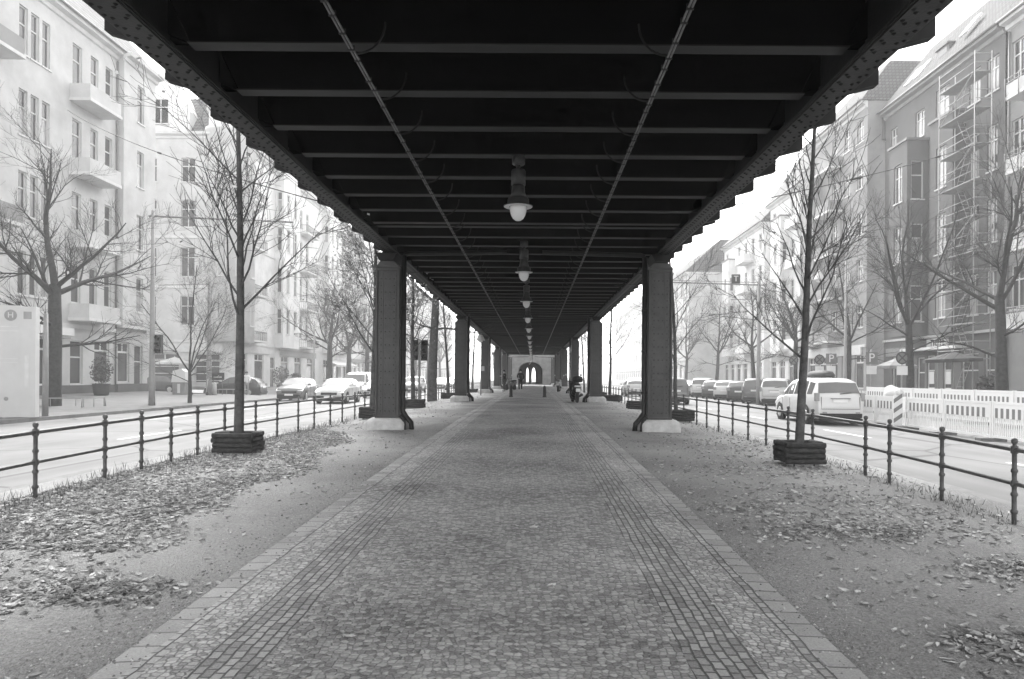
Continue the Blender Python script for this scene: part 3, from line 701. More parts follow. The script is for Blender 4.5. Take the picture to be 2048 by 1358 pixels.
# ---------------------------------------------------------------- fallen leaves
def leaf_litter():
    rg = random.Random(77); b = MB()
    def put(x, y, m=0):
        z = mzb(x, y) + 0.004 if abs(x - PC) > PW else crown(x, y) + 0.004
        a = rg.uniform(0, 6.28); L = rg.uniform(0.017, 0.043); W = L * rg.uniform(0.22, 0.5); cu = rg.uniform(0.0, 0.022); ti = rg.uniform(0, 0.010)
        ca, sa = math.cos(a), math.sin(a)
        def P(u, v, h): return (x + u*ca - v*sa, y + u*sa + v*ca, z + h)
        A, D, K = P(-L, W*0.3, cu + ti), P(L, -W*0.3, cu * 0.8), P(0, 0, 0)
        B1, B2, E1, E2 = P(-L*.45, -W, cu*.5 + ti), P(L*.4, -W*1.05, cu*.35), P(-L*.4, W, cu*.35 + ti*1.5), P(L*.5, W*.9, cu*.6 + ti)
        K1, K2 = P(-L*.45, 0, cu*.12), P(L*.45, 0, cu*.1)
        for f in ([A, B1, K1], [B1, B2, K2, K1], [B2, D, K2], [D, E2, K2], [E2, E1, K1, K2], [E1, A, K1]): b.face(f, m, True)
    def noise(x, y): return math.sin(x*1.7+0.6*y) + math.sin(y*1.3-x*0.8+1.2) + math.sin(2.9*x+2.1*y)*0.6
    def n2(): return 0 if rg.random() < 0.66 else 1
    for i in range(30000):                       # thick drift on the traffic side
        y = 4.2 + 13.0 * rg.random() ** 1.25; x = rg.uniform(-5.75, -2.95)
        edge = -3.15 - 0.055 * (y - 4.5) + 0.18 * math.sin(y * 1.4) - 0.1 * math.sin(y*3.1)
        if y > 13: edge -= (y - 13) * 0.25
        if x > edge + rg.gauss(0, 0.10): continue
        if y < 5.6 and x > -3.1 - 1.2*(y-4.2) and rg.random() < 0.85: continue
        if noise(x, y) < -1.1 and rg.random() < 0.6: continue
        put(x, y, n2())
    for i in range(700): put(rg.gauss(-2.95, 0.28), rg.gauss(4.62, 0.14), n2())
    for (cx, cy, sx, sy, n) in ((3.0, 6.45, 0.55, 0.30, 750), (3.9, 6.9, 0.5, 0.4, 250), (3.3, 8.0, 0.6, 0.5, 500), (3.75, 5.15, 0.3, 0.22, 420), (2.62, 3.85, 0.2, 0.12, 190), (2.3, 7.4, 0.3, 0.25, 200), (3.6, 10.2, 0.9, 0.5, 450), (3.9, 13, 0.8, 1.6, 600), (2.6, 4.6, 0.5, 0.5, 70)):
        for i in range(n):
            x, y = rg.gauss(cx, sx), rg.gauss(cy, sy)
            if PC + PW + 0.1 < x < 5.4 and y > 2.5: put(x, y, n2())
    for i in range(1500):                        # strays
        y = 3.2 + 20 * rg.random() ** 1.6; x = rg.uniform(2.0, 5.3) if rg.random() < 0.55 else rg.uniform(-5.6, -2.4)
        put(x, y, n2())
    for i in range(1100):
        y = 17 + 40 * rg.random() ** 1.4; x = rg.choice([-1, 1]) * rg.uniform(3.0, 5.3); put(x, y, n2())
    for i in range(60): put(rg.uniform(PC - PW, PC + PW), 3 + 18 * rg.random() ** 1.5, n2())
    for x, y in ((-1.02, 3.75), (-0.95, 3.8), (0.12, 4.6), (0.0, 6.2)): 
        for k in range(2): put(x + 0.03*k, y, 0)
    o = b.build('fallen_leaves', [M['leaf'], M['leaf2']], fix=False); o['kind'] = 'stuff'; tag(o, 'dry curled fallen leaves drifted over the trodden soil', 'leaves')
leaf_litter()
def weeds():
    rg = random.Random(5); b = MB()
    for i in range(2600):
        if rg.random() < 0.6: x = FL + rg.gauss(0.0, 0.22); y = 4.5 + 20 * rg.random() ** 1.7
        else: x = FR + rg.gauss(0.05, 0.16); y = 5.5 + 20 * rg.random() ** 1.7
        z = mz(x, y); h = rg.uniform(0.03, 0.10) if x > 0 else rg.uniform(0.04, 0.17); a = rg.uniform(0, 6.28); w_ = 0.006; dx, dy = rg.uniform(-.05, .05), rg.uniform(-.05, .05)
        ca, sa = math.cos(a) * w_, math.sin(a) * w_
        b.face([(x - ca, y - sa, z - 0.01), (x + ca, y + sa, z - 0.01), (x + dx * 0.6 + ca*0.6, y + dy*0.6 + sa*0.6, z + h*0.6)]); b.face([(x + ca, y + sa, z), (x + dx, y + dy, z + h), (x + dx * 0.6 - ca*0.6, y + dy*0.6, z + h*0.6)])
    o = b.build('grass', M['weed'], fix=False); o['kind'] = 'stuff'
M['weed'] = gm('weeds', 0.12, 0.8, 0.4, 6)
weeds()
def pebbles():
    rg = random.Random(15); b = MB()
    for i in range(5200):
        y = 2.9 + 16 * rg.random() ** 1.8; s = rg.choice((-1, 1)); e = PW + 0.02 + (abs(rg.gauss(0, 0.22)) if rg.random() < 0.45 else rg.uniform(0, 2.9)); x = PC + s * e
        if rg.random() < 0.12: x = PC + s * (PW - abs(rg.gauss(0, 0.12)))
        z = (mzb(x, y) if abs(x - PC) > PW else crown(x, y)) + 0.001; r = rg.uniform(0.003, 0.010) * (1.6 if rg.random() < 0.06 else 1)
        a = rg.uniform(0, 6.28); p = [(x + r * math.cos(a + k * 1.571) * rg.uniform(.7, 1.3), y + r * math.sin(a + k * 1.571) * rg.uniform(.7, 1.3), z) for k in range(4)]; t = (x, y, z + r * 0.9); m = rg.choice((0, 0, 1))
        for k in range(4): b.face([p[k], p[(k + 1) % 4], t], m)
    o = b.build('gravel', [M['kerbstone'], M['pale_stone']], fix=False); o['kind'] = 'stuff'
M['pale_stone'] = gm('pale_pebble', 0.55, 0.8, 0.3, 20)
pebbles()
# ---------------------------------------------------------------- buildings
def wall_mat(name, v, var=0.18, bump=0.2): return gm(name, v, 0.9, var, 0.6, bump, 25, detail=10)
M['w_pale'] = wall_mat('pale_render', 0.50); M['w_white'] = wall_mat('white_render', 0.64); M['w_grey'] = wall_mat('grey_render', 0.115, 0.10); M['w_mid'] = wall_mat('mid_render', 0.26)
M['w_stone'] = wall_mat('shop_stone', 0.42); M['w_plinth'] = wall_mat('plinth_stone', 0.10, 0.3)
M['w_trim'] = wall_mat('trim_stucco', 0.58)
M['frame'] = gm('window_frame_paint', 0.55, 0.5, 0.05, 3); M['frame_dark'] = gm('dark_window_frame', 0.10, 0.5, 0.1, 3)
def tile_mat(name, v):
    m = gm(name, v, 0.85, 0.0); t = m.node_tree; p = t.nodes['Principled BSDF']; N = t.nodes.new; L = t.links.new
    co = N('ShaderNodeTexCoord'); b = N('ShaderNodeTexBrick'); b.inputs['Scale'].default_value = 1; b.inputs['Brick Width'].default_value = 0.3; b.inputs['Row Height'].default_value = 0.36; b.inputs['Mortar Size'].default_value = 0.035
    b.inputs['Color1'].default_value = (v*0.75,)*3 + (1,); b.inputs['Color2'].default_value = (v*1.25,)*3 + (1,); b.inputs['Mortar'].default_value = (v*0.35,)*3 + (1,)
    mp = N('ShaderNodeMapping'); mp.inputs['Rotation'].default_value = (R(90), 0, 0)
    n = N('ShaderNodeTexNoise'); n.inputs['Scale'].default_value = 0.8
    sx = N('ShaderNodeSeparateXYZ'); L(co.outputs['Object'], sx.inputs[0]); ad = N('ShaderNodeMath'); ad.operation = 'ADD'; L(sx.outputs[0], ad.inputs[0]); L(sx.outputs[1], ad.inputs[1])
    cb = N('ShaderNodeCombineXYZ'); L(ad.outputs[0], cb.inputs[0]); L(sx.outputs[2], cb.inputs[1]); L(cb.outputs[0], b.inputs['Vector'])
    L(b.outputs['Color'], p.inputs['Base Color']); bp = N('ShaderNodeBump'); bp.inputs['Strength'].default_value = 0.6; bp.inputs['Distance'].default_value = 0.05; L(b.outputs['Fac'], bp.inputs['Height']); bp.invert = True; L(bp.outputs[0], p.inputs['Normal'])
    return m
M['tile'] = tile_mat('roof_tile', 0.085); M['tile_pale'] = tile_mat('roof_tile_pale', 0.14); M['zinc'] = gm('zinc_sheet', 0.16, 0.5, 0.2, 1)

def wall_mb(L, z0, z1, ops, depth=0.22):
    b = MB(); us = sorted(set([0, L] + [q for o in ops for q in o[:2]])); zs = sorted(set([z0, z1] + [q for o in ops for q in o[2:4]]))
    for ua, ub in zip(us, us[1:]):
        run = None
        for za, zb_ in zip(zs, zs[1:]):
            uc, zc = (ua+ub)/2, (za+zb_)/2
            if any(o[0] < uc < o[1] and o[2] < zc < o[3] for o in ops):
                if run: b.face([(ua,0,run[0]), (ub,0,run[0]), (ub,0,run[1]), (ua,0,run[1])]); run = None
            else: run = (run[0], zb_) if run else (za, zb_)
        if run: b.face([(ua,0,run[0]), (ub,0,run[0]), (ub,0,run[1]), (ua,0,run[1])])
    for ua, ub, za, zb_ in [o[:4] for o in ops]:
        d = depth
        b.face([(ua,0,za), (ub,0,za), (ub,d,za), (ua,d,za)]); b.face([(ua,0,zb_), (ua,d,zb_), (ub,d,zb_), (ub,0,zb_)])
        b.face([(ua,0,za), (ua,d,za), (ua,d,zb_), (ua,0,zb_)]); b.face([(ub,0,za), (ub,0,zb_), (ub,d,zb_), (ub,d,za)])
    return b
WC = {}
def window(root, p, th, w, h, kind='T', pane='glass', frame='frame', wn='window'):
    key = (round(w,2), round(h,2), kind, pane, frame)
    if key not in WC:
        b = MB(); f = 0.07; y0, y1 = 0.10, 0.17
        b.box(-w/2, -w/2+f, y0, y1, 0, h); b.box(w/2-f, w/2, y0, y1, 0, h); b.box(-w/2+f, w/2-f, y0, y1, 0, f); b.box(-w/2+f, w/2-f, y0, y1, h-f, h)
        if kind in 'TD':
            zt = h * 0.66; b.box(-w/2+f, w/2-f, y0+.005, y1-.005, zt-0.04, zt+0.04)
            b.box(-0.04, 0.04, y0+.008, y1-.008, f, zt-0.04); b.box(-0.04, 0.04, y0+.008, y1-.008, zt+0.04, h-f)
        if kind == 'V': b.box(-w/2+f, w/2-f, y0+.005, y1-.005, h*0.62-0.04, h*0.62+0.04)
        if kind == 'S':
            zt = h - 0.62; b.box(-w/2+f, w/2-f, y0+.005, y1-.005, zt-0.06, zt+0.06); b.box(-0.05, 0.05, y0+.008, y1-.008, zt+0.06, h-f)
        if kind in 'TVD': b.box(-w/2-0.08, w/2+0.08, -0.07, 0.09, -0.09, -0.004)
        q = MB(); zc = {'S': h - .62, 'V': h*.62}.get(kind, h*.66); lo_ = 1 if pane == 'glass_pale' else 0
        for za, zb_, mm in ((f/2, zc, lo_), (zc, h - f/2, 0)): q.face([(-w/2+f/2, 0.15, za), (w/2-f/2, 0.15, za), (w/2-f/2, 0.15, zb_), (-w/2+f/2, 0.15, zb_)], mm)
        fo = b.build(wn, M[frame], root); po = q.build('pane', [M['glass'], M['glass_pale']], fo)
        WC[key] = (fo.data, po.data)
    else:
        fd, pd = WC[key]; fo = bpy.data.objects.new(wn, fd); C.objects.link(fo); fo.parent = root
        po = bpy.data.objects.new('pane', pd); C.objects.link(po); po.parent = fo
    fo.location = p; fo.rotation_euler = (0, 0, th)
    return fo
def fr(o, th, u, y=0.0, z=0.0):
    c, s = math.cos(th), math.sin(th); return (o[0] + u*c - y*s, o[1] + u*s + y*c, z)
wrng = random.Random(9)
def facade(root, o, th, L, z0, z1, wins, mat, shops=(), name='wall', dark=0.5):
    """wins: (u centre, width, sill, head[, kind])"""
    ops = [(a[0]-a[1]/2, a[0]+a[1]/2, a[2], a[3]) for a in list(wins) + list(shops)]
    wall_mb(L, z0, z1, ops).build(name, M[mat], root, (o[0], o[1], 0), th, fix=False)
    for a in wins: window(root, fr(o, th, a[0], 0, a[2]), th, a[1], a[3]-a[2], a[4] if len(a) > 4 else 'T', 'glass' if wrng.random() < dark else 'glass_pale')
    for a in shops: window(root, fr(o, th, a[0], 0, a[2]), th, a[1], a[3]-a[2], a[4] if len(a) > 4 else 'S', a[5] if len(a) > 5 else 'glass', wn='shop_window')
def cornice(root, o, th, L, z, mat='w_trim', pr=((0, -0.55), (-0.12, -0.5), (-0.18, -0.3), (-0.5, -0.22), (-0.55, 0.0), (0, 0.0)), name='cornice'):
    MB().prism([(y, z + q) for y, q in pr], 'x', -0.02, L + 0.02).build(name, M[mat], root, (o[0], o[1], 0), th)
def band(root, o, th, L, z, h=0.22, p=0.10, mat='w_trim'):
    b = MB(); b.box(0, L, -p, -0.002, z, z + h); b.build('string_course', M[mat], root, (o[0], o[1], 0), th)
def bay(root, o, th, u0, u1, p, z0, z1, wins, mat, sidewins=(), name='bay', roofmat='zinc'):
    W = u1 - u0
    fo = fr(o, th, u0, -p); facade(root, fo, th, W, z0, z1, wins, mat, name=name)
    so_ = fr(o, th, u0, 0); so2 = fr(o, th, u1, -p)
    a = fr(o, th, u0, 0); facade(root, a, th - math.pi/2, p, z0, z1, [(p - q[0], *q[1:]) for q in sidewins], mat, name=name + '_side')
    facade(root, so2, th + math.pi/2, p, z0, z1, [(q[0], *q[1:]) for q in sidewins], mat, name=name + '_side')
    b = MB(); b.box(-0.1, W + 0.1, -p - 0.1, -0.01, z1 + 0.002, z1 + 0.16); b.build(name + '_roof', M[roofmat], root, (*fr(o, th, u0, 0)[:2], 0), th)
    b = MB(); b.face([(0, -p, z0), (W, -p, z0), (W, 0, z0), (0, 0, z0)]); b.build(name + '_soffit', M[mat], root, (*fr(o, th, u0, 0)[:2], 0), th)
def balcony(root, o, th, u0, u1, p, z, mat='w_pale', style='solid', h=1.0):
    b = MB(); b.box(u0, u1, -p, -0.003, z, z + 0.18)
    pt = b.build('balcony', M['w_trim'], root, (o[0], o[1], 0), th)
    b = MB()
    if style == 'solid':
        b.box(u0 + 0.05, u1 - 0.05, -p + 0.05, -p + 0.15, z + 0.182, z + h); b.box(u0 + 0.05, u0 + 0.15, -p + 0.152, -0.004, z + 0.182, z + h); b.box(u1 - 0.15, u1 - 0.05, -p + 0.152, -0.004, z + 0.182, z + h)
        b.build('parapet', M[mat], pt)
    else:
        n = max(3, int((u1 - u0) / 0.14))
        for i in range(n + 1): b.tube([(u0 + (u1-u0)*i/n, -p + 0.04, z + 0.18), (u0 + (u1-u0)*i/n, -p + 0.04, z + h)], 0.012, 4)
        for ue in (u0, u1):
            for i in range(1, 5): b.tube([(ue, -p + 0.04 + (p-0.06)*i/5, z + 0.18), (ue, -p + 0.04 + (p-0.06)*i/5, z + h)], 0.012, 4)
        b.tube([(u0, -0.01, z + h), (u0, -p + 0.04, z + h), (u1, -p + 0.04, z + h), (u1, -0.01, z + h)], 0.025, 5)
        b.build('balcony_railing', M['dark'], pt)
def roof(root, o, th, L, ez, h, run=4.0, mat='tile', depth=12, over=0.55, hips=(0, 0)):
    b = MB(); ha, hb = hips
    b.face([(-0.1, -over, ez), (L + 0.1, -over, ez), (L - hb, run, ez + h), (ha, run, ez + h)])
    b.face([(ha, run, ez + h), (L - hb, run, ez + h), (L - hb, depth - run, ez + h), (ha, depth - run, ez + h)])
    b.face([(-0.1, -over, ez), (ha, run, ez + h), (ha, depth - run, ez + h), (-0.1, depth, ez)]); b.face([(L + 0.1, -over, ez), (L + 0.1, depth, ez), (L - hb, depth - run, ez + h), (L - hb, run, ez + h)])
    b.face([(-0.1, depth, ez), (ha, depth - run, ez + h), (L - hb, depth - run, ez + h), (L + 0.1, depth, ez)])
    b.build('roof', M[mat], root, (o[0], o[1], 0), th)
    g_ = MB(); g_.tube([(-0.1, -over - 0.06, ez - 0.02), (L + 0.1, -over - 0.06, ez - 0.02)], 0.08, 8); g_.build('gutter', M['zinc'], root, (o[0], o[1], 0), th)
def dormer(root, o, th, u, ez, z, w=1.3, h=1.5, yb=0.9, mat='zinc'):
    b = MB(); b.box(u - w/2, u + w/2, yb, yb + 2.0, z, z + h); b.box(u - w/2 - 0.12, u + w/2 + 0.12, yb - 0.15, yb + 2.2, z + h + 0.002, z + h + 0.12)
    d = b.build('dormer', M[mat], root, (o[0], o[1], 0), th)
    q = MB(); q.box(u - w/2 + 0.12, u + w/2 - 0.12, yb - 0.03, yb - 0.004, z + 0.15, z + h - 0.12); q.build('dormer_window', M['glass'], d)
def skylight(root, o, th, u, z, y, slope, w=0.8, h=1.2):
    b = MB(); ch, sh = math.cos(slope), math.sin(slope)
    def P(a, q, n): return (u + a, y + q*ch - n*sh, z + q*sh + n*ch)
    b.face([P(-w/2, 0, 0.08), P(w/2, 0, 0.08), P(w/2, h, 0.08), P(-w/2, h, 0.08)])
    for a, c in (((-w/2, 0), (w/2, 0)), ((w/2, 0), (w/2, h)), ((w/2, h), (-w/2, h)), ((-w/2, h), (-w/2, 0))): b.face([P(*a, -0.05), P(*c, -0.05), P(*c, 0.08), P(*a, 0.08)])
    b.build('skylight', M['white'], root, (o[0], o[1], 0), th)
def side_wall(root, x0, x1, y, z0, z1, mat, name='gable_wall'):
    b = MB(); b.face([(x0, y, z0), (x1, y, z0), (x1, y, z1), (x0, y, z1)]); b.build(name, M[mat], root)
def awning(root, o, th, u0, u1, z, p=1.4, drop=0.7, mat='mid'):
    b = MB(); b.prism([(-0.02, z), (-p, z - drop), (-p, z - drop - 0.25), (-p + 0.03, z - drop - 0.25), (-p + 0.03, z - drop - 0.03), (-0.02, z - 0.06)], 'x', u0, u1); b.build('awning', M[mat], root, (o[0], o[1], 0), th)
def fascia(root, o, th, u0, u1, z0, z1, mat, p=0.12, name='shop_sign'):
    b = MB(); b.box(u0, u1, -p, -0.003, z0, z1); return b.build(name, M[mat], root, (o[0], o[1], 0), th)
HP = math.pi / 2
ROOTS = []
def root_at(name, label, x, y): 
    # buildings keep world-oriented parts, so the root sits at the origin of the street grid with a real base point stored by its parts
    t = thing(name, label, 'building', (0, 0, 0), 0, None); ROOTS.append((t, Vector((x, y, 0)))); return t

# ---- left corner block
b1 = root_at('apartment_building', 'pale rendered corner block with solid balconies beside the side street', LF, 44); o = (LF, -6); th = HP; zb = 0.2
def U(y): return y + 6
FL1 = [(5.7, 8.0), (9.9, 12.2), (14.1, 16.5), (18.4, 20.9)]
wins = [(U(y), wd, a, c, 'V') for a, c in FL1 for y, wd in ((43.75, 0.75), (42.3, 0.75), (40.7, 0.85), (38.1, 0.62), (37.25, 0.62), (36.4, 0.62), (33.9, 0.9), (32.3, 0.9))]
wins += [(U(y), 0.95, a, c, 'V') for a, c in FL1 for y in (29.6, 27.4, 24.6, 22.6, 19.8, 17.6, 14.6, 12.4, 9.6, 7.4, 4.4, 2.2, -1.0, -3.2)]
shops = [(U(y), 2.3, 0.9, 3.5) for y in (28.6, 24, 19, 14, 9, 4, -1)] + [(U(38.3), 1.25, 0.9, 3.5), (U(40.8), 1.15, 0.9, 3.5, 'V'), (U(43.2), 1.5, 1.0, 3.6), (U(35.6), 1.6, 0.9, 3.5), (U(32.5), 2.2, 0.9, 3.5)]
facade(b1, o, th, U(44.6), zb, 22.0, wins, 'w_pale', shops, dark=0.75)
bay(b1, o, th, U(44.6), U(48.3), 0.45, 4.55, 22.0, [(1.9, 0.8, a, c, 'V') for a, c in FL1], 'w_pale', name='corner_bay', roofmat='w_trim')
facade(b1, fr(o, th, U(44.6)), th, 3.7, zb, 4.55, [], 'w_stone', [(0.9, 1.3, 1.0, 3.6), (2.6, 1.0, 0.6, 3.5, 'V')], name='corner_wall')
side = (LF - 14, 48.3); facade(b1, (LF, 48.3), math.pi, 14, zb, 22.0, [], 'w_pale', name='street_wall')
cornice(b1, o, th, U(44.6), 22.3); cornice(b1, fr(o, th, U(44.5), -0.45), th, 3.9, 22.32)
roof(b1, o, th, U(48.4), 22.34, 4.6, 2.7, 'tile_pale', over=0.6, hips=(0, 2.6))
for z in (4.62, 8.9, 13.1, 17.4):
    balcony(b1, o, th, U(40.0), U(43.1), 1.25, z, 'w_pale')
    if z in (8.9, 17.4): balcony(b1, o, th, U(32.4), U(34.9), 1.25, z, 'w_mid')
b = MB(); b.box(0, U(44.58), -0.08, -0.003, zb, 0.86); b.build('plinth', M['w_plinth'], b1, (o[0], o[1], 0), th)
b = MB(); b.box(U(44.7), U(48.3), -0.09, -0.003, zb, 0.9); b.build('plinth', M['w_plinth'], b1, (o[0], o[1], 0), th)
band(b1, o, th, U(44.55), 4.2, 0.25, 0.12)
b = MB(); b.tube([(U(44.5), -0.08, 0.3), (U(44.5), -0.08, 21.7)], 0.055, 8); b.build('downpipe', M['zinc'], b1, (o[0], o[1], 0), th)
fascia(b1, o, th, U(36.6), U(39.6), 3.62, 4.1, 'white'); 
b = MB(); b.box(U(37.0), U(39.7), -0.6, -0.13, 3.7, 4.15); b.build('light_box_sign', M['white'], b1, (o[0], o[1], 0), th)
b = MB(); b.box(U(35.1) , U(38.95), -0.9, -0.004, 3.5, 3.6); b.build('canopy', M['w_mid'], b1, (o[0], o[1], 0), th)

# ---- ornate block past the side street
b2 = root_at('apartment_building', 'ornate white old apartment house with a gable and iron balconies past the side street', LF, 61); o = (LF, 61); th = HP
FL2 = [(5.9, 8.5), (10.2, 12.8), (14.6, 17.0), (18.6, 20.7)]
cols = [3.0, 5.2, 12.4, 14.6, 19.0, 21.2, 28.6, 30.8, 34.4, 36.6]
wins = [(u, 1.0, a, c) for a, c in FL2 for u in cols]
shops = [(u, 2.3, 0.7, 3.6, 'S') for u in (3, 7, 14, 18.2, 22.5, 29, 33.5, 37.2)] + [(10.5, 1.3, 0.3, 3.4, 'V')]
facade(b2, o, th, 39, 0.2, 22.6, wins, 'w_white', shops, dark=0.65)
sw = [(u, w_, a, c) for a, c in FL2 for u, w_ in ((0.9, 1.0), (4.25, 1.15), (7.4, 1.15), (10.6, 1.0))]
# side facade faces the camera: local x runs +X, from X=-39 to the corner
facade(b2, (LF - 14, 61), 0, 14, 0.2, 22.6, [(13.0, 0.8, a, c) for a, c in FL2] + [(10.4, 1.25, a, c) for a, c in FL2] + [(7.1, 1.05, a, c) for a, c in FL2] + [(3.9, 1.0, a, c) for a, c in FL2], 'w_pale',
       [(12.2, 2.2, 0.8, 3.4, 'S'), (8.4, 2.6, 0.8, 3.4, 'S'), (4.5, 2.6, 0.8, 3.4, 'S')], name='street_wall', dark=0.8)
for z in (4.4, 9.2, 13.6): band(b2, o, th, 39, z); band(b2, (LF - 14, 61), 0, 13.9, z)
for i in range(5): band(b2, (LF - 14, 61), 0, 13.88, 1.0 + i * 0.62, 0.06, 0.03)
cornice(b2, o, th, 39, 22.9); cornice(b2, (LF - 14, 61), 0, 14, 22.9)
roof(b2, o, th, 39, 22.92, 4.2, 3.2, 'tile_pale', hips=(3, 0))
def gable(root, o, th, u0, u1, z0, h, mat, p=0.25, curved=True):
    n = 12; w_ = u1 - u0
    pts = [(u0, z0), (u1, z0)] + [(u1 - w_ * i / n, z0 + h * (0.35 + 0.65 * math.sin(math.pi * i / n) ** 0.8)) for i in range(n + 1)]
    MB().prism(pts, 'y', -p, 1.2).build('gable', M[mat], root, (o[0], o[1], 0), th)
gable(b2, (LF - 14, 61), 0, 5.6, 10.6, 22.93, 5.2, 'w_white'); window(b2, (LF - 14 + 8.1, 61 - 0.40, 23.6), 0, 1.4, 2.2, 'D')
gable(b2, o, th, 11, 16, 22.93, 4.2, 'w_white'); gable(b2, o, th, 27, 32.5, 22.93, 4.2, 'w_white')
bay(b2, o, th, 11.0, 16.0, 0.9, 4.45, 22.4, [(u, 1.0, a, c) for a, c in FL2 for u in (1.4, 3.6)], 'w_white', [(0.45, 0.5, a, c, 'V') for a, c in FL2], roofmat='w_trim')
bay(b2, o, th, 27.2, 32.2, 0.9, 4.45, 22.4, [(u, 1.0, a, c) for a, c in FL2 for u in (1.4, 3.6)], 'w_white', [(0.45, 0.5, a, c, 'V') for a, c in FL2], roofmat='w_trim')
for z in (4.65, 9.0, 13.4, 17.8):
    balcony(b2, o, th, 18.0, 22.2, 1.15, z, style='iron'); balcony(b2, o, th, 33.4, 37.6, 1.15, z, style='iron'); balcony(b2, o, th, 2.0, 6.2, 1.1, z, style='iron')
b = MB(); b.lathe([(2.0, 4.5), (2.0, 22.9), (2.25, 23.0), (2.25, 23.3), (1.9, 23.4), (1.9, 25.0), (2.1, 25.1), (1.7, 27.0), (0.7, 28.6), (0.05, 30.3)], 16, (LF - 0.2, 62.0, 0)); b.build('corner_turret', M['w_white'], b2)
for k, (dx, dy, an) in enumerate(((0, -2.0, 0), (1.42, -1.42, R(45)), (2.0, 0, R(90)))):
    for a, c in FL2: window(b2, (LF - 0.2 + dx * 1.02, 62 + dy * 1.02, a), an, 0.75, c - a, 'V')
chim = MB(); chim.box(LF - 9.2, LF - 8.0, 64, 65.2, 25, 29.4); chim.build('chimney', M['w_mid'], b2)
fascia(b2, o, th, 1.5, 9.5, 3.65, 4.3, 'light'); fascia(b2, o, th, 12.5, 24.5, 3.65, 4.3, 'mid'); awning(b2, o, th, 27.5, 38, 3.7, 1.8, 0.7, 'light')
fascia(b2, (LF - 14, 61), 0, 6.5, 13.6, 3.55, 4.3, 'light')
awning(b2, (LF - 14, 61), 0, 2.6, 6.2, 3.5, 1.4, 0.5, 'dark')

# ---- plain builder for the rows further on
def block(name, label, side, ya, yb, X, ez, mat, rmat, nfl=4, colw=2.6, bays=(), balcs=(), rh=4.5, run=3.4, hips=(0, 0), sidew=True, dark=0.6, fascias=(), gables=()):
    bb = root_at(name, label, X, ya); L = yb - ya
    if side < 0: o, th = (X, ya), HP
    else: o, th = (X, yb), -HP
    fh = (ez - 4.6) / nfl; fl = [(4.6 + fh*i + 1.1, 4.6 + fh*i + fh - 0.8) for i in range(nfl)]
    n = int(L / colw); n = min(n, 24 // 1); cs = [L * (i + 0.5) / n for i in range(n)]
    inb = lambda u: any(a - 0.5 < u < c + 0.5 for a, c, *_ in bays)
    facade(bb, o, th, L, 0.2, ez, [(u, 1.1, a, c) for a, c in fl for u in cs if not inb(u)], mat, [(u, colw * 0.66, 0.8, 3.5) for u in cs], dark=dark)
    for a, c, p in bays: bay(bb, o, th, a, c, p, 4.5, ez - 2.2, [((c - a)/2 + q, 1.0, f0, f1) for f0, f1 in fl[:-1] for q in ((-0.8, 0.8) if c - a > 3 else (0,))], mat, [(p/2, 0.5, f0, f1, 'V') for f0, f1 in fl[:-1]] if p > 0.8 else ())
    for a, c, p, st in balcs:
        for f0, f1 in fl: balcony(bb, o, th, a, c, p, f0 - 1.1, mat, st)
    cornice(bb, o, th, L, ez + 0.3); roof(bb, o, th, L, ez + 0.32, rh, run, rmat, hips=hips)
    band(bb, o, th, L, 4.1, 0.2, 0.1)
    if sidew:
        yy = ya; x0, x1 = (X - 12, X) if side < 0 else (X, X + 12)
        side_wall(bb, x0, x1, yy, 0, ez + 0.3, mat)
    for u0, u1, z0, z1, m in fascias: fascia(bb, o, th, u0, u1, z0, z1, m)
    for u0, u1 in gables: gable(bb, o, th, u0, u1, ez + 0.33, 4.0, mat)
    return bb, o, th, L, fl
block('apartment_building', 'long pale apartment house with bays behind the street trees, beyond the ornate house', -1, 100.3, 150, LF, 21.5, 'w_white', 'tile_pale', 4, 2.6, ((8, 12, 0.9), (30, 34, 0.9)), ((14, 18, 1.1, 'solid'),), fascias=((2, 20, 3.6, 4.1, 'mid'),), gables=((8, 12), (30, 34)))
block('apartment_building', 'hazy farthest apartment block on the oncoming traffic side', -1, 150.3, 230, LF, 20.5, 'w_pale', 'tile_pale', 4, 4.0)

# ---- right: balcony house at the frame edge
r0 = root_at('apartment_building', 'light apartment house with white railed balconies, cut by the picture edge', RF, 38); o = (RF, 40.0); th = -HP
wins = [(u, 1.1, a, c) for a, c in ((5.6, 8.1), (9.8, 12.2), (14.1, 16.4), (18.5, 20.9)) for u in (0.9, 3.2, 5.4, 8.5)]
facade(r0, o, th, 46, 0.2, 22.0, wins, 'w_mid', [(3.4, 2.2, 0.5, 3.3), (7, 2.2, 0.5, 3.3)], dark=0.8)
cornice(r0, o, th, 46, 22.3); roof(r0, o, th, 46, 22.32, 5.2, 3.6, 'tile', hips=(0, 0))
for z in (4.3, 8.5, 12.75, 16.85):
    balcony(r0, o, th, 2.1, 6.2, 1.6, z, 'w_pale', 'solid', 0.85)
    b = MB()
    for q in (0.95, 1.18): b.tube([(2.15, -0.05, z + q), (2.15, -1.53, z + q), (6.1, -1.53, z + q), (6.1, -0.05, z + q)], 0.022, 5)
    for u in (2.15, 3.2, 4.2, 5.2, 6.1): b.tube([(u, -1.62, z - 0.05), (u, -1.62, z + 1.2)], 0.025, 5)
    b.build('balcony_railing', M['mid'], r0, (o[0], o[1], 0), th)
b = MB(); b.tube([(0.25, -0.1, 0.3), (0.25, -0.1, 21.6)], 0.06, 8); b.build('downpipe', M['zinc'], r0, (o[0], o[1], 0), th)

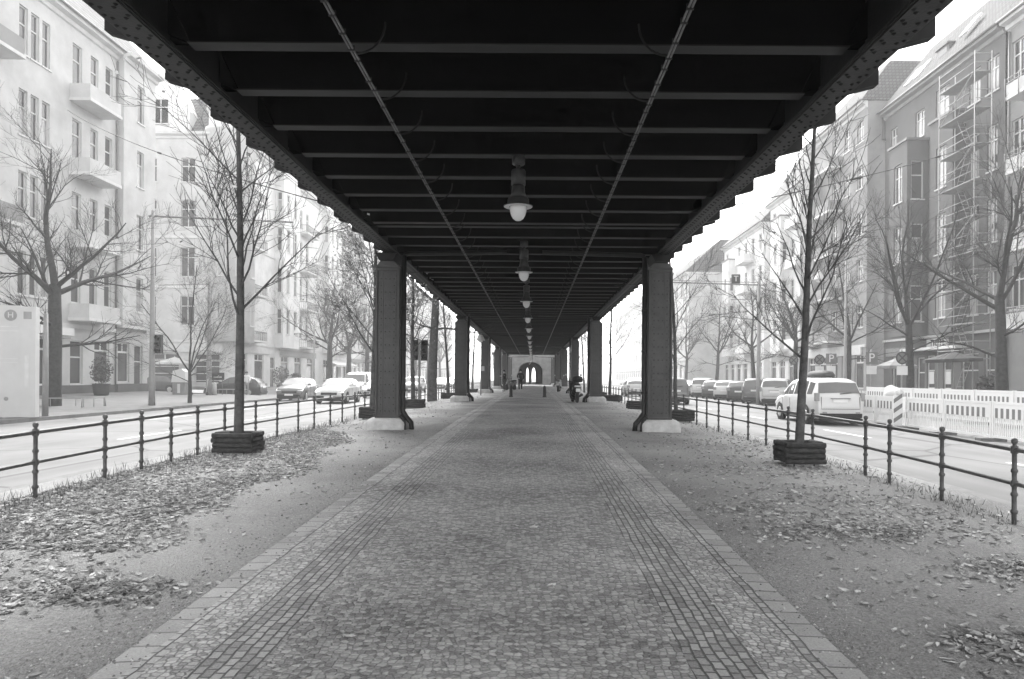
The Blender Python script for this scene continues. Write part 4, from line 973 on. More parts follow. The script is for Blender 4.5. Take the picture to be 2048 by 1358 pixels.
# ---- right: grey house with two bays
r1 = root_at('apartment_building', 'grey rendered house with two dark-sided bays behind the scaffolding', RF, 47); o = (RF, 53.9); th = -HP
def V(y): return 53.9 - y
FR1 = [(5.6, 8.1), (9.8, 12.4), (14.1, 16.8)]
wins = [(V(49.1), 1.15, 18.8, 20.7), (V(46.4), 1.5, 18.9, 21.2, 'T'), (V(52.6), 0.9, 18.8, 20.7), (V(43.0), 1.1, 18.8, 20.9), (V(41.3), 1.1, 18.8, 20.9)] + [(V(y), 0.95, a, c) for a, c in FR1 for y in (52.6, 51.2, 47.15, 43.0, 41.3)]
shops = [(V(48.75), 0.95, 0.3, 3.1, 'V'), (V(47.55), 0.95, 0.5, 3.2, 'V'), (V(45.65), 0.95, 0.5, 3.2, 'V'), (V(43.3), 1.7, 0.4, 3.2, 'V'), (V(41.2), 1.4, 0.4, 3.2, 'V'), (V(51.7), 1.9, 0.5, 3.2)]
facade(r1, o, th, 13.7, 0.2, 22.0, wins, 'w_grey', shops, dark=0.35)
bay(r1, o, th, V(46.4), V(43.9), 0.8, 4.6, 18.65, [(1.25, 1.15, a, c) for a, c in FR1], 'w_grey', name='bay')
bay(r1, o, th, V(50.35), V(47.95), 1.5, 4.6, 18.2, [(1.2, 1.1, a, c) for a, c in FR1], 'w_grey', [(0.72, 0.85, a, c, 'V') for a, c in FR1], name='bay')
cornice(r1, o, th, 13.7, 22.3, 'w_mid'); roof(r1, o, th, 13.7, 22.32, 5.2, 3.6, 'tile', hips=(0, 0)); side_wall(r1, RF, RF + 12, 53.9, 20, 22.3, 'w_grey')
for u, z in ((2.2, 23.6), (3.4, 23.6), (9.0, 24.0)): skylight(r1, o, th, u, z, 0.45, math.atan2(5.2, 4.15), 0.75, 1.6)
dormer(r1, o, th, 6.0, 22.3, 23.1); dormer(r0, (RF, 40.0), th, 4.0, 22.3, 23.1, 2.4)
for u in (1.2, 2.0): skylight(r0, (RF, 40.0), th, u, 24.2, 0.8, math.atan2(5.2, 4.15), 0.6, 1.4)
fascia(r1, o, th, V(50.0), V(44.0), 3.25, 3.55, 'dark'); b = MB(); b.box(V(50.2), V(43.6), -0.75, -0.004, 3.56, 3.74); b.build('canopy', M['white'], r1, (o[0], o[1], 0), th)
fascia(r1, o, th, V(47.9), V(45.5), 3.76, 4.35, 'white', 0.1)
for i in range(6):                                                   # dark block letters, too blurred in the photograph to read
    b = MB(); u = V(47.35) + i * 0.27; b.box(u, u + 0.06, -0.125, -0.101, 3.84, 4.26); b.box(u + 0.061, u + 0.17, -0.125, -0.101, [4.18, 4.02, 3.84, 4.18, 4.02, 3.84][i], [4.26, 4.1, 3.92, 4.26, 4.1, 3.92][i]); b.box(u + 0.13, u + 0.17, -0.13, -0.1255, 3.9, 4.2) if i % 2 else None
    b.build('sign_letter', M['black'], r1, (o[0], o[1], 0), th)
for y in (47.55, 45.65):
    b = MB(); b.box(V(y) - 0.36, V(y) + 0.22, 0.10, 0.135, 1.25, 2.1); b.build('poster', M['white'], r1, (o[0], o[1], 0), th)
    b = MB(); b.box(V(y) - 0.40, V(y) + 0.40, 0.08, 0.132, 0.58, 1.0); b.build('shop_panel', M['white'], r1, (o[0], o[1], 0), th)
fascia(r1, o, th, V(53.4), V(50.6), 3.3, 3.9, 'mid')
band(r1, o, th, 13.7, 4.42, 0.16, 0.14, 'w_pale')

# ---- right: taller pale house with a hipped tile roof, then the rest of the row
r2, o, th, L, fl = block('apartment_building', 'taller pale house with a hipped tiled roof and overhanging eaves', 1, 54.3, 66, 26.2, 23.2, 'w_mid', 'tile', 5, 2.3, ((0.8, 3.2, 0.8),), ((4.4, 7.4, 1.2, 'solid'),), 4.6, 3.4, (3.2, 3.2), True, 0.4, ((0.5, 11, 3.5, 4.1, 'light'),))
b = MB(); b.box(27.3, 28.4, 54.18, 54.297, 20.4, 22.7); b.build('blind_recess', M['w_grey'], r2)
window(r2, (28.1, 54.17, 20.3), 0, 0.9, 1.5, 'V')
block('apartment_building', 'pale house with a steep gabled roof beyond the hipped roof', 1, 66.3, 80, RF, 21.2, 'w_white', 'tile_pale', 4, 2.5, ((3, 6, 1.0),), ((8, 11.4, 1.3, 'solid'),), 6.0, 3.6, (0, 0), True, 0.55, ((1, 12, 3.5, 4.0, 'mid'),))
block('apartment_building', 'white house with stacked loggias behind the T sign', 1, 80.2, 97, RF - 0.6, 19.5, 'w_white', 'tile_pale', 4, 2.5, ((2.5, 5.5, 1.0),), ((9.5, 13, 1.3, 'solid'),), 4.0, 3.2, (0, 0), True, 0.6, ((1, 14, 3.4, 4.0, 'light'),))
block('apartment_building', 'low far house with a broad dark tiled roof', 1, 97.4, 135, RF - 5.5, 16.3, 'w_pale', 'tile', 3, 3.0, (), (), 5.0, 5.0, (5, 2), True, 0.6)
block('apartment_building', 'hazy farthest apartment block on the parked-car side', 1, 135.3, 230, RF, 20.0, 'w_pale', 'tile_pale', 4, 4.0)

for t_, p_ in ROOTS:                                                # move each building's Empty to the building's own base
    for c_ in kids(t_): c_.location = Vector(c_.location) - p_
    t_.location = p_
# scaffolding
M['tube'] = gm('galvanised_tube', 0.32, 0.5, 0.1, 3)
sc = thing('scaffolding', 'tubular scaffolding tower with planks and ladders against the grey house', 'scaffolding', (26.1, 42.0, pz(26.4)))
zz0 = pz(26.4); ys_ = (-1.75, 1.75); xs_ = (-0.45, 0.55)
for x in xs_:
    for y in ys_:
        b = MB(); b.tube([(x, y, 0), (x, y, 20.4)], 0.035, 6); b.build('pole', M['tube'], sc)
for i in range(9):
    z = 2.4 + i * 2.1
    b = MB(); b.box(xs_[0], xs_[1], ys_[0], ys_[1], z, z + 0.06); b.build('deck', M['mid'], sc)
    b = MB()
    for q in (0.55, 1.05): b.tube([(xs_[0], ys_[0], z + q), (xs_[0], ys_[1], z + q)], 0.025, 5); b.tube([(xs_[0], ys_[0], z + q), (xs_[1], ys_[0], z + q)], 0.025, 5)
    b.build('guard_rail', M['tube'], sc)
    if i < 8 and i % 2 == 1:
        b = MB(); b.tube([(xs_[0] - 0.04, ys_[1], z), (xs_[0] - 0.04, ys_[0], z + 2.1)], 0.03, 5); b.build('brace', M['tube'], sc)
    b = MB(); s_ = 1 if i % 2 else -1
    for dx in (-0.18, 0.18): b.tube([(0.1 + dx, -0.6 * s_, z - 2.1), (0.1 + dx, 0.5 * s_, z)], 0.02, 4)
    for k in range(7): f = (k + 0.5) / 7; b.tube([(-0.08, -0.6*s_ + 1.1*s_*f, z - 2.1 + 2.1*f), (0.28, -0.6*s_ + 1.1*s_*f, z - 2.1 + 2.1*f)], 0.014, 4)
    b.build('ladder', M['tube'], sc)
# ---------------------------------------------------------------- vehicles
CM = {}
def paint(v):
    if v not in CM: CM[v] = gm('car_paint_%02d' % int(v*100), v, 0.22, 0.04, 1, spec=0.6)
    return CM[v]
M['lens'] = gm('lamp_lens', 0.7, 0.1, 0.0, spec=0.7); M['lens_dark'] = gm('tail_lens', 0.24, 0.15, 0.0, spec=0.7)
M['rim'] = gm('alloy_rim', 0.45, 0.3, 0.1, 5, metal=0.6); M['plate'] = gm('number_plate', 0.75, 0.4, 0.0)
STY = {  # (y fraction, body top, roof or None)
 'hatch': dict(L=4.1, W=1.75, H=1.48, st=[(0, .60, None), (.015, .92, None), (.04, 1.0, None), (.13, 1.0, 1.40), (.24, .99, 1.47), (.45, .97, 1.48), (.56, .96, 1.44), (.74, .95, None), (.90, .86, None), (.97, .74, None), (1, .50, None)], ws=(6, 7), rw=(2, 3)),
 'sedan': dict(L=4.6, W=1.8, H=1.45, st=[(0, .55, None), (.015, .92, None), (.14, 1.0, None), (.27, .98, 1.38), (.36, .97, 1.44), (.48, .96, 1.45), (.57, .95, 1.40), (.73, .94, None), (.90, .84, None), (.97, .72, None), (1, .48, None)], ws=(6, 7), rw=(2, 3)),
 'mpv': dict(L=4.4, W=1.8, H=1.66, st=[(0, .60, None), (.01, .95, None), (.03, 1.04, None), (.085, 1.04, 1.56), (.2, 1.03, 1.65), (.5, 1.0, 1.66), (.62, .99, 1.58), (.80, .98, None), (.92, .88, None), (.98, .74, None), (1, .5, None)], ws=(6, 7), rw=(2, 3)),
 'van': dict(L=4.9, W=1.9, H=1.95, st=[(0, .6, None), (.01, 1.0, None), (.02, 1.1, None), (.04, 1.1, 1.88), (.2, 1.1, 1.95), (.6, 1.08, 1.95), (.71, 1.06, 1.86), (.85, 1.05, None), (.93, .98, None), (.985, .8, None), (1, .55, None)], ws=(6, 7), rw=(2, 3)),
}
def make_car(style, v, label, loc, rotz, group, grille='black', hood=None):
    s = STY[style]; L, W, H = s['L'], s['W'], s['H']; hw = W / 2; pm = paint(v)
    t = thing('parked_car' if 'parked' in label else 'car', label, 'car', loc, rotz, group)
    secs = []
    n = len(s['st'])
    for i, (f, zb, zr) in enumerate(s['st']):
        e = min(f, 1 - f); k = 1.0 if e > 0.12 else 0.84 + 0.16 * (e / 0.12) ** 0.6
        y = (f - 0.5) * L; w_ = hw * k; low = 0.22 + (0.06 if e < 0.03 else 0)
        if zr is None: up = [(w_*0.955, zb), (w_*0.80, zb + 0.028), (w_*0.5, zb + 0.045), (0, zb + 0.055)]
        else: up = [(w_*0.965, zb), (w_*0.775, zr - 0.05), (w_*0.62, zr - 0.008), (0, zr + 0.012)]
        half = [(w_*0.90, low), (w_*0.985, low + 0.12), (w_, (low + zb)*0.5 + 0.08), (w_*0.995, zb - 0.09)] + up
        secs.append((y, half))
    b = MB(); m = len(secs[0][1]); ring = 2*m - 1
    for y, h in secs:
        for (x, z) in h: b.v.append((x, y, z))
        for (x, z) in h[-2::-1]: b.v.append((-x, y, z))
    for i in range(n - 1):
        for k in range(ring - 1):
            b.f.append((i*ring+k, i*ring+k+1, (i+1)*ring+k+1, (i+1)*ring+k)); b.m.append(0); b.sm.append(True)
        b.f.append((i*ring+ring-1, i*ring, (i+1)*ring, (i+1)*ring+ring-1)); b.m.append(1); b.sm.append(False)
    b.f.append(tuple(range(ring))[::-1]); b.m.append(0); b.sm.append(False)
    b.f.append(tuple((n-1)*ring + k for k in range(ring))); b.m.append(0); b.sm.append(False)
    b.box(-hw*0.86, hw*0.86, -L/2 + 0.02, L/2 - 0.06, 0.16, 0.24, 1)
    for sy in (-1, 1): b.box(-hw*0.80, hw*0.80, sy*L/2 - 0.05, sy*L/2 + 0.05, 0.27, 0.42, 1)       # dark lower bumpers
    R_ = 0.32 if style != 'van' else 0.34
    wy = (-0.5 + 0.195) * L, (-0.5 + 0.81) * L
    for yy in wy:
        for sx in (-1, 1):
            pts = [(sx * (hw*0.995 + 0.004), yy + (R_+0.055)*math.cos(a), 0.02 + R_ + (R_+0.055)*math.sin(a)) for a in [math.pi*2*k/20 for k in range(20)]]
            b.face(pts, 1)
    b.build('body', [pm, M['black']], t)
    off = 0.006
    def panel(nm, pts, mat='glass_car', par=t):
        q = MB(); P = [Vector(p) for p in pts]; c = sum(P, Vector()) / len(P); nrm = (P[1]-P[0]).cross(P[2]-P[0]).normalized()
        if nrm.dot(c - Vector((0, 0, 0.8))) < 0: nrm = -nrm
        q.face([p + nrm * off for p in P]); return q.build(nm, M[mat], par)
    def lerp(a, c, f): return tuple(a[i] + (c[i] - a[i]) * f for i in range(3))
    def sp(i, k, sx): return (sx * secs[i][1][k][0], secs[i][0], secs[i][1][k][1])
    for sx in (-1, 1):                                                  # side windows follow the cabin side between the belt and the roof
        c0, c1 = 3, 6
        lo = [sp(i, 4, sx) for i in range(c0, c1 + 1)]; hi = [sp(i, 5, sx) for i in range(c0, c1 + 1)]
        A = [lerp(a, h, 0.08) for a, h in zip(lo, hi)]; Bp = [lerp(a, h, 0.90) for a, h in zip(lo, hi)]
        front = sp(s['ws'][1], 4, sx)
        segs = [(0, 1, .12, .95), (1, 2, .05, .95), (2, 3, .05, .98)]
        for a, c, f0, f1 in segs: panel('side_window', [lerp(A[a], A[c], f0), lerp(A[a], A[c], f1), lerp(Bp[a], Bp[c], f1), lerp(Bp[a], Bp[c], f0)])
        panel('side_window', [lerp(A[3], front, .05), lerp(A[3], front, .72), lerp(Bp[3], front, .34), lerp(Bp[3], A[3], .08)])
    for (i, j), nm in ((s['ws'], 'windscreen'), (s['rw'], 'rear_window')):
        top, bot = (i, j) if nm == 'windscreen' else (j, i)
        pts = [lerp(sp(top, 5, -1), sp(bot, 4, -1), .90), lerp(sp(top, 5, 1), sp(bot, 4, 1), .90), lerp(sp(top, 5, 1), sp(bot, 4, 1), .12), lerp(sp(top, 5, -1), sp(bot, 4, -1), .12)]
        q = MB(); c = [lerp(p, (0, p[1], p[2]), .06) for p in pts]
        # two rows so the pane follows the bulge of the body
        mid = lambda a, d: lerp(a, d, .5)
        sgn = 1 if nm == 'windscreen' else -1
        zz = 0.035
        grid = [[lerp(lerp(c[0], c[1], u), lerp(c[3], c[2], u), w_) for u in (0, .25, .5, .75, 1)] for w_ in (0, .5, 1)]
        grid = [[(p[0], p[1] + sgn*0.012, p[2] + 0.028 + 0.03 * (1 - abs(u - 2) / 2)) for u, p in enumerate(r)] for r in grid]
        for r in range(2):
            for u in range(4): q.face([grid[r][u], grid[r][u+1], grid[r+1][u+1], grid[r+1][u]], 0, True)
        q.build(nm, M['glass_car'], t)
    # wheels
    for yy in wy:
        for sx in (-1, 1):
            q = MB(); q.lathe([(R_*0.62, -0.09), (R_*0.93, -0.1), (R_, -0.07), (R_, 0.07), (R_*0.93, 0.1), (R_*0.62, 0.09)], 20, closed=True)
            q.v = [(z, x, y) for x, y, z in q.v]; wh = q.build('wheel', M['rubber'], t, (sx * (hw - 0.085), yy, ROADZ * 0 + R_))
            q = MB(); q.lathe([(R_*0.62, 0), (R_*0.55, 0.012), (0.05, 0.02)], 14); q.v = [(sx * z, x, y) for x, y, z in q.v]; q.build('rim', M['rim'], wh, (sx * 0.092, 0, 0))
    yf, yr = L/2, -L/2
    for sx in (-1, 1):
        q = MB(); q.prism([(yf - 0.42, 0.80), (yf - 0.10, 0.62), (yf - 0.06, 0.68), (yf - 0.40, 0.865)], 'x', sx*hw*0.58 if sx > 0 else -hw*0.93, hw*0.93 if sx > 0 else -hw*0.58); q.build('headlight', M['lens'], t)
        q = MB(); z0_ = 0.78 if style in ('hatch', 'sedan') else 0.85; wi = 0.66 if style in ('hatch', 'sedan') else 0.80
        q.box(sx*hw*wi if sx > 0 else -hw*0.94, hw*0.94 if sx > 0 else -hw*wi, yr - 0.012 + 0.04, yr + 0.20, z0_, z0_ + (0.2 if style != 'mpv' else 0.28)); q.build('tail_light', M['lens_dark'], t)
        q = MB(); q.box(sx*(hw - 0.02) if sx > 0 else -hw - 0.17, hw + 0.17 if sx > 0 else -hw + 0.02, L*0.19, L*0.19 + 0.09, 0.98, 1.12); q.build('wing_mirror', pm, t)
    q = MB(); q.box(-0.26, 0.26, yr - 0.03, yr - 0.006, 0.66, 0.77) if style != 'mpv' else q.box(-0.26, 0.26, yr + 0.0, yr + 0.02, 0.80, 0.91); q.build('number_plate', M['plate'], t)
    q = MB(); q.box(-0.26, 0.26, yf + 0.052, yf + 0.065, 0.36, 0.47); q.build('number_plate', M['plate'], t)
    if style == 'mpv':                                                  # tailgate: seam, handle bar, wiper, bumper step, lower reflectors
        q = MB(); q.box(-hw*0.74, hw*0.74, yr - 0.012, yr + 0.004, 0.565, 0.58); q.box(-hw*0.745, -hw*0.735, yr - 0.002, yr + 0.03, 0.58, 1.0); q.box(hw*0.735, hw*0.745, yr - 0.002, yr + 0.03, 0.58, 1.0); q.build('tailgate_seam', M['dark'], t)
        q = MB(); q.box(-0.34, 0.34, yr - 0.012, yr + 0.03, 0.925, 0.955); q.build('handle_bar', M['mid'], t)
        q = MB(); q.tube([(0.02, yr + 0.115, 1.10), (0.42, yr + 0.125, 1.14)], 0.014, 5); q.build('wiper', M['black'], t)
        for sx in (-1, 1): q = MB(); q.box(sx*hw*0.55 if sx > 0 else -hw*0.72, hw*0.72 if sx > 0 else -hw*0.55, yr - 0.058, yr - 0.051, 0.43, 0.47); q.build('reflector', M['lens_dark'], t)
    for sx in (-1, 1):                                                  # door seams and sill on the flanks
        q = MB()
        for yy in (-0.16*L, 0.06*L, 0.24*L): q.box(sx*hw - 0.004, sx*hw + 0.003, yy - 0.006, yy + 0.006, 0.36, 0.9)
        q.box(sx*hw*0.985 - 0.004, sx*hw*0.985 + 0.006, -0.28*L, 0.28*L, 0.27, 0.33); q.build('door_seams', M['black'], t)
        for yy in (-0.10*L, 0.11*L): q = MB(); q.box(sx*hw - 0.002, sx*hw + 0.016, yy - 0.09, yy + 0.09, 0.80, 0.83); q.build('door_handle', pm, t)
    q = MB(); q.prism([(yf - 0.05, 0.52), (yf + 0.02, 0.52), (yf + 0.0, 0.64), (yf - 0.07, 0.66)], 'x', -hw*0.52, hw*0.52); q.build('grille', M[grille], t)
    return t
LG, RG, PG = 'cars coming towards the camera', 'cars driving away on the construction side', 'cars parked along the kerb'
make_car('hatch', 0.16, 'dark-fronted small car coming along the outer lane', (-15.4, 45.2, ROADZ), R(184), LG)
make_car('hatch', 0.55, 'white hatchback coming with its headlights on', (-11.7, 41.6, ROADZ), R(180), LG)
make_car('van', 0.5, 'white van behind the white hatchback', (-14.1, 56, ROADZ), R(180), LG)
make_car('sedan', 0.55, 'white saloon coming beside the first column', (-11.6, 52.5, ROADZ), R(180), LG)
make_car('mpv', 0.5, 'white people carrier seen past the traffic light', (-12.0, 70, ROADZ), R(180), LG)
make_car('hatch', 0.42, 'pale car behind the thick old trunk', (-11.2, 84, ROADZ), R(180), LG)
make_car('sedan', 0.7, 'distant white car left of the second leaf-side column', (-11.8, 97, ROADZ), R(180), LG)
make_car('hatch', 0.5, 'remote grey car queuing behind the others', (-14.6, 80, ROADZ), R(180), LG)
make_car('hatch', 0.035, 'dark compact car crossing the mouth of the side street', (-22.2, 51.6, ROADZ + 0.02), R(92), None)
make_car('sedan', 0.10, 'dark car parked in the side street under the parasol', (-31.0, 57.2, 0.0), R(88), None)
make_car('mpv', 0.58, 'white estate car with dark roof box driving away beside the barrier', (10.75, 26.2, ROADZ), R(-1), RG)
make_car('mpv', 0.12, 'dark off-road car half hidden by the barrier-side column', (8.75, 44.2, ROADZ), 0, RG)
for i, (v, st) in enumerate([(0.45, 'mpv'), (0.10, 'mpv'), (0.05, 'hatch'), (0.55, 'hatch'), (0.08, 'hatch'), (0.55, 'mpv'), (0.06, 'sedan'), (0.42, 'hatch'), (0.2, 'mpv'), (0.5, 'sedan'), (0.35, 'hatch')]):
    lb = ['light grey people carrier parked first in the angled row', 'dark people carrier parked second in the row', 'black hatchback parked third in the row', 'white hatchback parked between two dark cars', 'small dark hatchback parked fifth in the row', 'white people carrier parked sixth in the row', 'black saloon parked seventh in the row', 'pale hatchback parked eighth in the row, beside the column', 'mid grey people carrier parked ninth, behind the column', 'white saloon parked tenth, past the column', 'grey hatchback parked last in the row']
    make_car(st, v, lb[i], (15.3 - 0.05 * i, 43.2 + i * 3.45, ROADZ), R(-24), PG)
make_car('hatch', 0.5, 'white car between the first and second barrier-side columns', (9.0, 62, ROADZ), 0, RG); make_car('mpv', 0.55, 'pale distant car between barrier-side columns', (11.5, 78, ROADZ), 0, RG)
rb = MB(); rb.lathe([(0.02, 0), (0.40, 0.0), (0.42, 0.08), (0.34, 0.22), (0.1, 0.27)], 18); rb.v = [(x, y * 1.9, z) for x, y, z in rb.v]
tag(rb.build('roof_box', M['dark'], None, (10.85, 26.0, ROADZ + 1.68)), 'dark rounded roof box on the white estate car', 'roof box')

def two_wheeler(label, loc, rotz, v=0.04, box=True, screen=False, shield=0.5):
    t = thing('motor_scooter', label, 'scooter', loc, rotz, 'motor scooters parked under the viaduct'); bm = M['black'] if v < 0.1 else paint(v)
    for yy, r in ((-0.62, 0.26), (0.66, 0.26)):
        q = MB(); q.lathe([(r*0.55, -0.05), (r*0.9, -0.065), (r, -0.03), (r, 0.03), (r*0.9, 0.065), (r*0.55, 0.05)], 18); q.v = [(z, x, y) for x, y, z in q.v]; wh = q.build('wheel', M['rubber'], t, (0, yy, r))
        q = MB(); q.lathe([(r*0.55, -0.04), (0.04, -0.05), (0.04, 0.05), (r*0.55, 0.04)], 12, closed=False); q.v = [(z, x, y) for x, y, z in q.v]; q.build('rim', M['rim'], wh)
    b = MB()
    pr = [(-0.86, 0.62, 0.10), (-0.70, 0.66, 0.19), (-0.35, 0.62, 0.21), (-0.05, 0.46, 0.2), (0.05, 0.30, 0.19), (0.35, 0.28, 0.2), (0.42, 0.55, 0.2), (0.5, 0.85, 0.16), (0.52, 0.98, 0.1)]
    for (y0, z0_, w0), (y1, z1_, w1) in zip(pr, pr[1:]): b.tube([(0, y0, z0_), (0, y1, z1_)], [w0, w1], 10)
    b.build('body', bm, t)
    b = MB(); b.tube([(0, -0.80, 0.86), (0, -0.45, 0.84), (0, -0.02, 0.76)], [0.13, 0.16, 0.10], 10); b.v = [(x, y, 0.8 + (z - 0.8) * 0.55) for x, y, z in b.v]; b.build('seat', M['black'], t)
    b = MB(); b.tube([(-0.34, 0.38, 1.03), (-0.15, 0.47, 1.0), (0.15, 0.47, 1.0), (0.34, 0.38, 1.03)], 0.022, 6); b.build('handlebar', M['black'], t)
    b = MB(); b.tube([(0, 0.66, 0.26), (0, 0.48, 0.95)], 0.05, 8); b.build('fork', M['dark'], t)
    for sx in (-1, 1):
        b = MB(); b.tube([(sx*0.25, 0.42, 1.02), (sx*0.34, 0.40, 1.28)], 0.01, 5); b.lathe([(0.02, -0.012), (0.07, 0.0), (0.02, 0.012)], 12, (0, 0, 0)); 
        nb = 12; b.v[-36:] = [(sx*0.36 + x*1.0, 0.40 + z, 1.32 + y*0.8) for x, y, z in b.v[-36:]]; b.build('mirror', M['rim'], t)
    if box: b = MB(); b.lathe([(0.05, 0), (0.23, 0.02), (0.25, 0.14), (0.22, 0.27), (0.08, 0.31)], 14, (0, -0.78, 0.96)); b.build('top_box', M['black'], t)
    b = MB(); b.box(-0.17, 0.17, -0.93, -0.90, 0.74, 0.82); b.build('tail_light', M['light'], t)
    b = MB(); b.box(-0.11, 0.11, -0.95, -0.935, 0.52, 0.68); b.build('number_plate', M['plate'], t)
    b = MB(); b.tube([(0.2, -0.75, 0.38), (0.2, -0.1, 0.3)], [0.07, 0.045], 8); b.build('exhaust', M['dark'], t)
    return t
two_wheeler('big dark motor scooter with top box beside the second barrier-side column', (2.02, 33.2, g(33.2)), R(6), 0.03)
two_wheeler('smaller motor scooter farther along near the third barrier-side column', (2.1, 56, g(56)), R(-8), 0.3, False)
two_wheeler('moped leaning behind the standing man', (-1.95, 60.5, g(60)), R(150), 0.2, False)

# ---------------------------------------------------------------- people
def skin_obj(name, verts, edges, rad, mat, parent, root=0, lv=2):
    me = bpy.data.meshes.new(name); me.from_pydata(verts, edges, []); me.materials.append(M[mat])
    o = bpy.data.objects.new(name, me); C.objects.link(o); o.parent = parent
    md = o.modifiers.new('skin', 'SKIN'); md.use_smooth_shade = True
    for i, sv in enumerate(me.skin_vertices[0].data):
        r = rad[i]; sv.radius = r if hasattr(r, '__len__') else (r, r); sv.use_root = (i == root)
    sb = o.modifiers.new('subsurf', 'SUBSURF'); sb.levels = lv; sb.render_levels = lv
    return o
def person(label, loc, rotz, J, top, legs, hair='dark', coat_len=0.0, cap=False):
    """faces -Y. J overrides joint positions."""
    P = dict(pel=(0,0,.95), sp=(0,0,1.14), ch=(0,0,1.34), nk=(0,-.01,1.49), hb=(0,-.03,1.56), ht=(0,-.03,1.68),
             sl=(-.17,0,1.42), sr=(.17,0,1.42), el=(-.23,.03,1.14), er=(.23,.03,1.14), wl=(-.24,-.08,.92), wr=(.24,-.08,.92),
             hl=(-.09,0,.90), hr=(.09,0,.90), kl=(-.10,-.03,.50), kr=(.10,-.03,.50), al=(-.10,.02,.09), ar=(.10,.02,.09), tl=(-.12,-.16,.03), tr=(.12,-.16,.03))
    P.update(J); t = thing('person', label, 'person', loc, rotz)
    names = list(P); vs = [P[k] for k in names]; ix = {k: i for i, k in enumerate(names)}
    ed = [('pel','sp'),('sp','ch'),('ch','nk'),('nk','hb'),('hb','ht'),('ch','sl'),('ch','sr'),('sl','el'),('sr','er'),('el','wl'),('er','wr'),('pel','hl'),('pel','hr'),('hl','kl'),('hr','kr'),('kl','al'),('kr','ar'),('al','tl'),('ar','tr')]
    rr = dict(pel=.13, sp=.11, ch=.13, nk=.055, hb=.075, ht=.085, sl=.06, sr=.06, el=.042, er=.042, wl=.028, wr=.028, hl=.085, hr=.085, kl=.058, kr=.058, al=.04, ar=.04, tl=.03, tr=.03)
    e = [(ix[a], ix[b]) for a, b in ed]; rad = [rr[k] for k in names]
    nose = len(vs); vs.append((P['hb'][0], P['hb'][1] - .105, P['hb'][2] + .045)); e.append((ix['hb'], nose)); rad.append(.014)
    for sd in 'lr':                                                     # palm, four fingers, thumb
        wv = Vector(P['w' + sd]); d = (wv - Vector(P['e' + sd])).normalized(); side = d.cross(Vector((1, 0, 0))).normalized() if abs(d.x) < .9 else Vector((0, 0, 1))
        pv = wv + d * .075; pi = len(vs); vs.append(tuple(pv)); rad.append(.03); e.append((ix['w' + sd], pi))
        for k, ln in enumerate((.065, .075, .07, .055)):
            a = pv + side * (.018 * (k - 1.5)) + d * .02; c1 = a + d * ln * .5; c2 = c1 + d * ln * .4 + Vector((0, -.02, -.012))
            n0 = len(vs); vs += [tuple(c1), tuple(c2)]; rad += [.0095, .0085]; e += [(pi, n0), (n0, n0 + 1)]
        th_ = wv + d * .03 + side * .035; n0 = len(vs); vs += [tuple(th_), tuple(th_ + d * .035 + side * .012)]; rad += [.011, .009]; e += [(ix['w' + sd], n0), (n0, n0 + 1)]
    skin_obj('body', vs, e, rad, 'skin', t, ix['pel'])
    def sub(nm, ks, es, rd, mat): 
        i2 = {k: i for i, k in enumerate(ks)}; skin_obj(nm, [P[k] for k in ks], [(i2[a], i2[b]) for a, b in es], rd, mat, t, 0)
    dw = lambda k, f: None
    P['wl2'] = tuple(Vector(P['el']).lerp(Vector(P['wl']), .9)); P['wr2'] = tuple(Vector(P['er']).lerp(Vector(P['wr']), .9)); P['low'] = (P['pel'][0], P['pel'][1], P['pel'][2] - .05 - coat_len)
    P['nk2'] = tuple(Vector(P['ch']).lerp(Vector(P['nk']), .65))
    sub('jacket', ['sp','ch','nk2','sl','sr','el','er','wl2','wr2','pel','low'], [('sp','ch'),('ch','nk2'),('ch','sl'),('ch','sr'),('sl','el'),('sr','er'),('el','wl2'),('er','wr2'),('sp','pel'),('pel','low')], [.15,.165,.08,.085,.085,.064,.064,.046,.046,.165,.17], top)
    P['alu'] = (P['al'][0], P['al'][1], P['al'][2] + .02); P['aru'] = (P['ar'][0], P['ar'][1], P['ar'][2] + .02)
    sub('trousers', ['pel','hl','hr','kl','kr','alu','aru'], [('pel','hl'),('pel','hr'),('hl','kl'),('hr','kr'),('kl','alu'),('kr','aru')], [.145,.10,.10,.075,.075,.06,.06], legs)
    for a, b in (('al','tl'),('ar','tr')): skin_obj('shoe', [tuple(Vector(P[a]) + Vector((0, .03, -.03))), P[b]], [(0, 1)], [.052, .042], 'light' if legs == 'black' else 'black', t, 0, 1)
    h = Vector(P['hb']).lerp(Vector(P['ht']), .62); b = MB()
    b.lathe([(.097, -.03), (.105, .02), (.097, .07), (.06, .108), (.01, .118)], 14, (h.x, h.y + .014, h.z)); b.build('cap' if cap else 'hair', M['black' if not cap else 'dark'], t)
    for sx in (-1, 1):
        b = MB(); b.lathe([(.004, -.012), (.012, 0), (.004, .012)], 8, (h.x + sx*.035, h.y - .092, h.z - .03)); b.build('eye', M['black'], t)
    return t
person('person in a black coat and dark trousers walking towards the camera', (-1.0, 55.0, g(55) + .03), 0,
       dict(kl=(-.10,-.12,.52), al=(-.09,-.10,.10), tl=(-.10,-.27,.06), kr=(.09,-.02,.50), ar=(.08,.16,.13), tr=(.09,.02,.04), el=(-.25,.0,1.16), wl=(-.14,-.20,1.06), er=(.27,.04,1.15), wr=(.22,-.08,.93)), 'black', 'black', coat_len=.10)
person('person in a dark jacket standing at the path edge looking at a phone', (-2.3, 55.6, g(55)), R(-65),
       dict(el=(-.22,.02,1.18), wl=(-.10,-.26,1.22), er=(.22,.02,1.18), wr=(.06,-.27,1.22), hb=(0,-.05,1.55), ht=(0,-.07,1.66)), 'black', 'dark')
